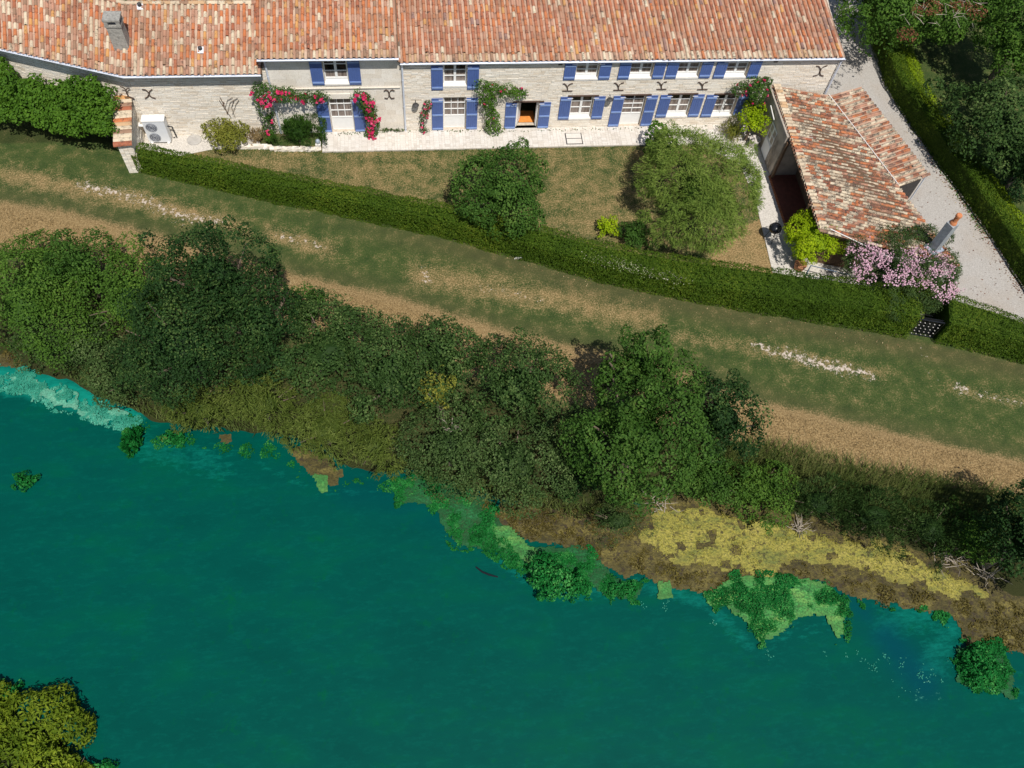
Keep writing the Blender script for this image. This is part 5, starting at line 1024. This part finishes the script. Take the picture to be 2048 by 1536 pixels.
# planters
def planter(px, py, r, h, mat, label): 
    q = P(px, py); b = MB(); b.lathe((q[0], q[1], 0), [(r * .72, 0), (r * .95, h * .9), (r, h * .92), (r, h), (r * .88, h), (r * .86, h * .88), (0.01, h * .88)], 20); tag(part('planter', b, mat), label, 'plant pot', 'plant pots')
planter(1505, 292, .3, .5, M['planter'], 'white round planter under the bushy green plant by the outbuilding')
planter(1596, 538, .3, .4, M['terra'], 'brown round pot below the lime yellow plant')
plant('shrub', 'bushy light green plant growing in the white planter', 'shrub', 1507, 238, 30, 50, 2.0, 'lime', .10, 200, 12, zc=.62, trunkname='stem', base=.3, group='garden shrubs')
# climbers on the walls: blobs along a pixel path on the facade
def climber(name, label, cat, path, r, pal, fl=None, flc=40, off=.22, size=.085, dens=240, yplane=YF, group=None, flsize=.07):
    q0 = PY(*path[0][:2], yplane - off); root = thing(name, label, cat, (q0[0], yplane - .2, max(0, q0[2])), group); b = MB(); bl = []
    for (a, c) in zip(path[:-1], path[1:]):
        n = max(1, int(math.hypot(c[0] - a[0], c[1] - a[1]) / 7))
        for i in range(n):
            t = i / n; px, py = a[0] + (c[0] - a[0]) * t + rng.normal() * 2.5, a[1] + (c[1] - a[1]) * t + rng.normal() * 2.5; rr = r * rng.uniform(.6, 1.25)
            if len(a) > 2: rr *= a[2] * (1 - t) + c[2] * t
            q = PY(px, py, yplane - off - rr * .3); bl.append((q, np.array([rr, rr * .7, rr])))
    foliage(b, bl, size, dens, .6, 'leaf', .6); part('foliage', b, L[pal], root)
    s = MB(); s.tube([PY(p[0], p[1], yplane - .06) for p in path], .018, 5, cap=False); part('stem', s, M['bark'], root)
    if fl:
        f = MB()
        for k in range(flc):
            i = rng.integers(len(bl)); c, rr = bl[i]; d = unit(rng.normal(size=3) + np.array([0, -1.6, .8])); p = c + rr * d * 1.05; m = 7
            add_leaves(f, p + rng.normal(size=(m, 3)) * flsize * .35, unit(rng.normal(size=(m, 3)) * .6 + np.array([0, -1, .7])), flsize, .9, rng.random(m) * .5 + rng.random() * .5)
        part('flowers', f, L[fl], root, kind='stuff')
    return root
def PYp(p): return (p[0], p[1])
climber('climbing_rose', 'pink climbing rose arching from the left house over to the middle house door', 'climbing rose', [(535, 262, .8), (538, 235, 1.2), (530, 205, 1.3), (520, 180, 1.0), (560, 190, 1.2), (600, 194, .8), (655, 196, .8)], .42, 'mid', 'rose', 42, .3, group='climbing roses', flsize=.11)
climber('climbing_rose', 'deep pink climbing rose column right of the middle house door', 'climbing rose', [(742, 275, .7), (744, 245, 1.3), (738, 215, 1.1), (725, 190, 1.1), (712, 184, .8)], .36, 'mid', 'rose', 38, .3, group='climbing roses', flsize=.14)
climber('climbing_rose', 'thin pale rose left of the glazed front door of the long house', 'climbing rose', [(850, 270, 1.0), (846, 245, .8), (855, 215, .9), (852, 200, .7)], .26, 'grey', 'rose', 16, .15, group='climbing roses', flsize=.08)
climber('climbing_vine', 'green climber rising right of the front door and bending over the open window', 'climber', [(988, 268, .9), (984, 235, 1.0), (975, 200, 1.1), (970, 178, 1.0), (1000, 182, 1.0), (1030, 188, .8), (1058, 190, .5)], .40, 'vine', 'rose', 7, .25, flsize=.07)
climber('climbing_rose', 'climbing rose with few pink flowers in the corner by the outbuilding', 'climbing rose', [(1510, 245, .7), (1508, 215, 1.0), (1515, 185, 1.1), (1535, 165, .8), (1500, 175, .8), (1462, 180, .6)], .48, 'mid', 'rose', 22, .4, group='climbing roses', flsize=.08)
climber('low_plants', 'low reddish plants along the wall foot between the front door and open window', 'plants', [(930, 265, .5), (965, 264, .6), (1005, 262, .6), (1040, 260, .4)], .13, 'yellow', None, 0, .1)
climber('low_plants', 'thin grey plants at the wall foot beside the downpipe', 'plants', [(760, 262, .5), (775, 258, .8), (815, 264, .5)], .16, 'grey', None, 0, .1)
climber('bare_climber', 'bare brown climber stems on the left house wall', 'climber', [(455, 228, .2), (448, 210, .2), (440, 195, .2)], .05, 'redleaf', None, 0, .06, dens=30)
bc = bpy.data.objects['bare_climber']
for l in ([(462, 235), (450, 218), (438, 200)], [(455, 225), (460, 205), (475, 196)], [(465, 228), (472, 208), (478, 200)], [(450, 215), (455, 200), (465, 195)], [(470, 235), (463, 215), (468, 200)]):
    b = MB(); b.tube([PY(px, py, YF - .08) for px, py in l], .014, 5); part('stem', b, M['bark'], bc)
# big vine covering the left wing
VN = thing('ivy_bank', 'large bright green vine mass covering the foot of the left house', 'vine', tuple(P(110, 260))); b = MB(); bl = []
topl = lambda px: np.interp(px, [-80, 0, 40, 60, 75, 130, 150, 180, 215, 228], [110, 125, 150, 148, 158, 172, 160, 150, 172, 200])
botl = lambda px: np.interp(px, [-80, 0, 60, 120, 175, 228], [215, 232, 245, 268, 262, 275])
for k in range(210):
    px = rng.uniform(-80, 224); t = rng.random(); py = topl(px) * (1 - t) + botl(px) * t; rr = rng.uniform(.22, .42)
    fr = 1 - t; yw = (np.interp(px, [-160, 247], [lf[1], bd[1]])) - .35 - 1.9 * t ** .8; bl.append((PY(px, py, yw), np.array([rr, rr, rr * .85])))
bl = [(c, r) for c, r in bl if c[2] > -.1]
foliage(b, bl, .13, 110, .75, 'leaf', .55); part('foliage', b, L['vine'], VN)
cv = MB(); Vv = []
for px in np.linspace(-80, 222, 16):
    for t in (0.04, .5, .97): yw = np.interp(px, [-160, 247], [lf[1], bd[1]]) - .2 - 1.75 * t; Vv.append(PY(px, topl(px) * (1 - t) + botl(px) * t, yw) - [0, 0, .1])
cv.add(Vv, [(i * 3 + j, i * 3 + j + 1, i * 3 + j + 4, i * 3 + j + 3) for i in range(15) for j in range(2)], .1); part('branch_core', cv, L['vine'], VN)
plant('shrub', 'grey green drooping plant below the vine at the left house', 'shrub', 100, 250, 30, 14, .7, 'grey', .12, 120, 6, zc=.4, mode='willow', aspect=.25, trunkname='stem', group='garden shrubs')
plant('shrub', 'dark green bush beside the tiled garden wall', 'shrub', 205, 255, 28, 24, 1.3, 'mid', .10, 160, 9, zc=.5, trunkname='stem', group='garden shrubs')
# ------------------------------------------------------------------ trees at the top right
plant('large_tree', 'tree with fresh green crown and brown dead sprays behind the gravel drive', 'tree', 1800, 18, 112, 92, 4.8, 'bright', .15, 130, 44, zc=.55, group='trees beyond the drive', rz=2.0)
plant('large_tree', 'second green crown of the tree row, touching the top edge', 'tree', 1895, -15, 85, 90, 5.0, 'mid', .15, 130, 40, zc=.55, group='trees beyond the drive', rz=2.0)
plant('large_tree', 'big dark green tree filling the right edge beyond the drive', 'tree', 2010, 265, 90, 112, 4.6, 'sage', .15, 140, 50, zc=.52, group='trees beyond the drive', rz=2.0)
plant('large_tree', 'yellowish green tree in the top right corner', 'tree', 2030, 85, 82, 105, 5.6, 'bright', .15, 130, 36, zc=.56, group='trees beyond the drive', rz=2.0)
plant('large_tree', 'dark tree below the big one, cut by the right edge', 'tree', 2055, 320, 70, 66, 3.8, 'dark', .15, 140, 26, zc=.5, group='trees beyond the drive', rz=1.6)
tr1 = bpy.data.objects['large_tree']
b = MB(); foliage(b, [(P(px, py, 5.6), np.array([.55, .4, .3])) for px, py in ((1845, 20), (1868, 15), (1812, 70), (1920, 12), (1950, 25))], .12, 110, .5); part('dead_leaves', b, L['redleaf'], tr1)
for k in range(40):
    q = P(rng.choice([1850, 1925, 1940]) + rng.normal() * 20, 20 + rng.normal() * 14, 5.6); b = MB(); a = rng.uniform(0, 6.28); b.tube([q, q + np.array([math.cos(a), math.sin(a), .2]) * .5], [.018, .006], 4, cap=False); part('bare_twig', b, M['twig'], tr1)
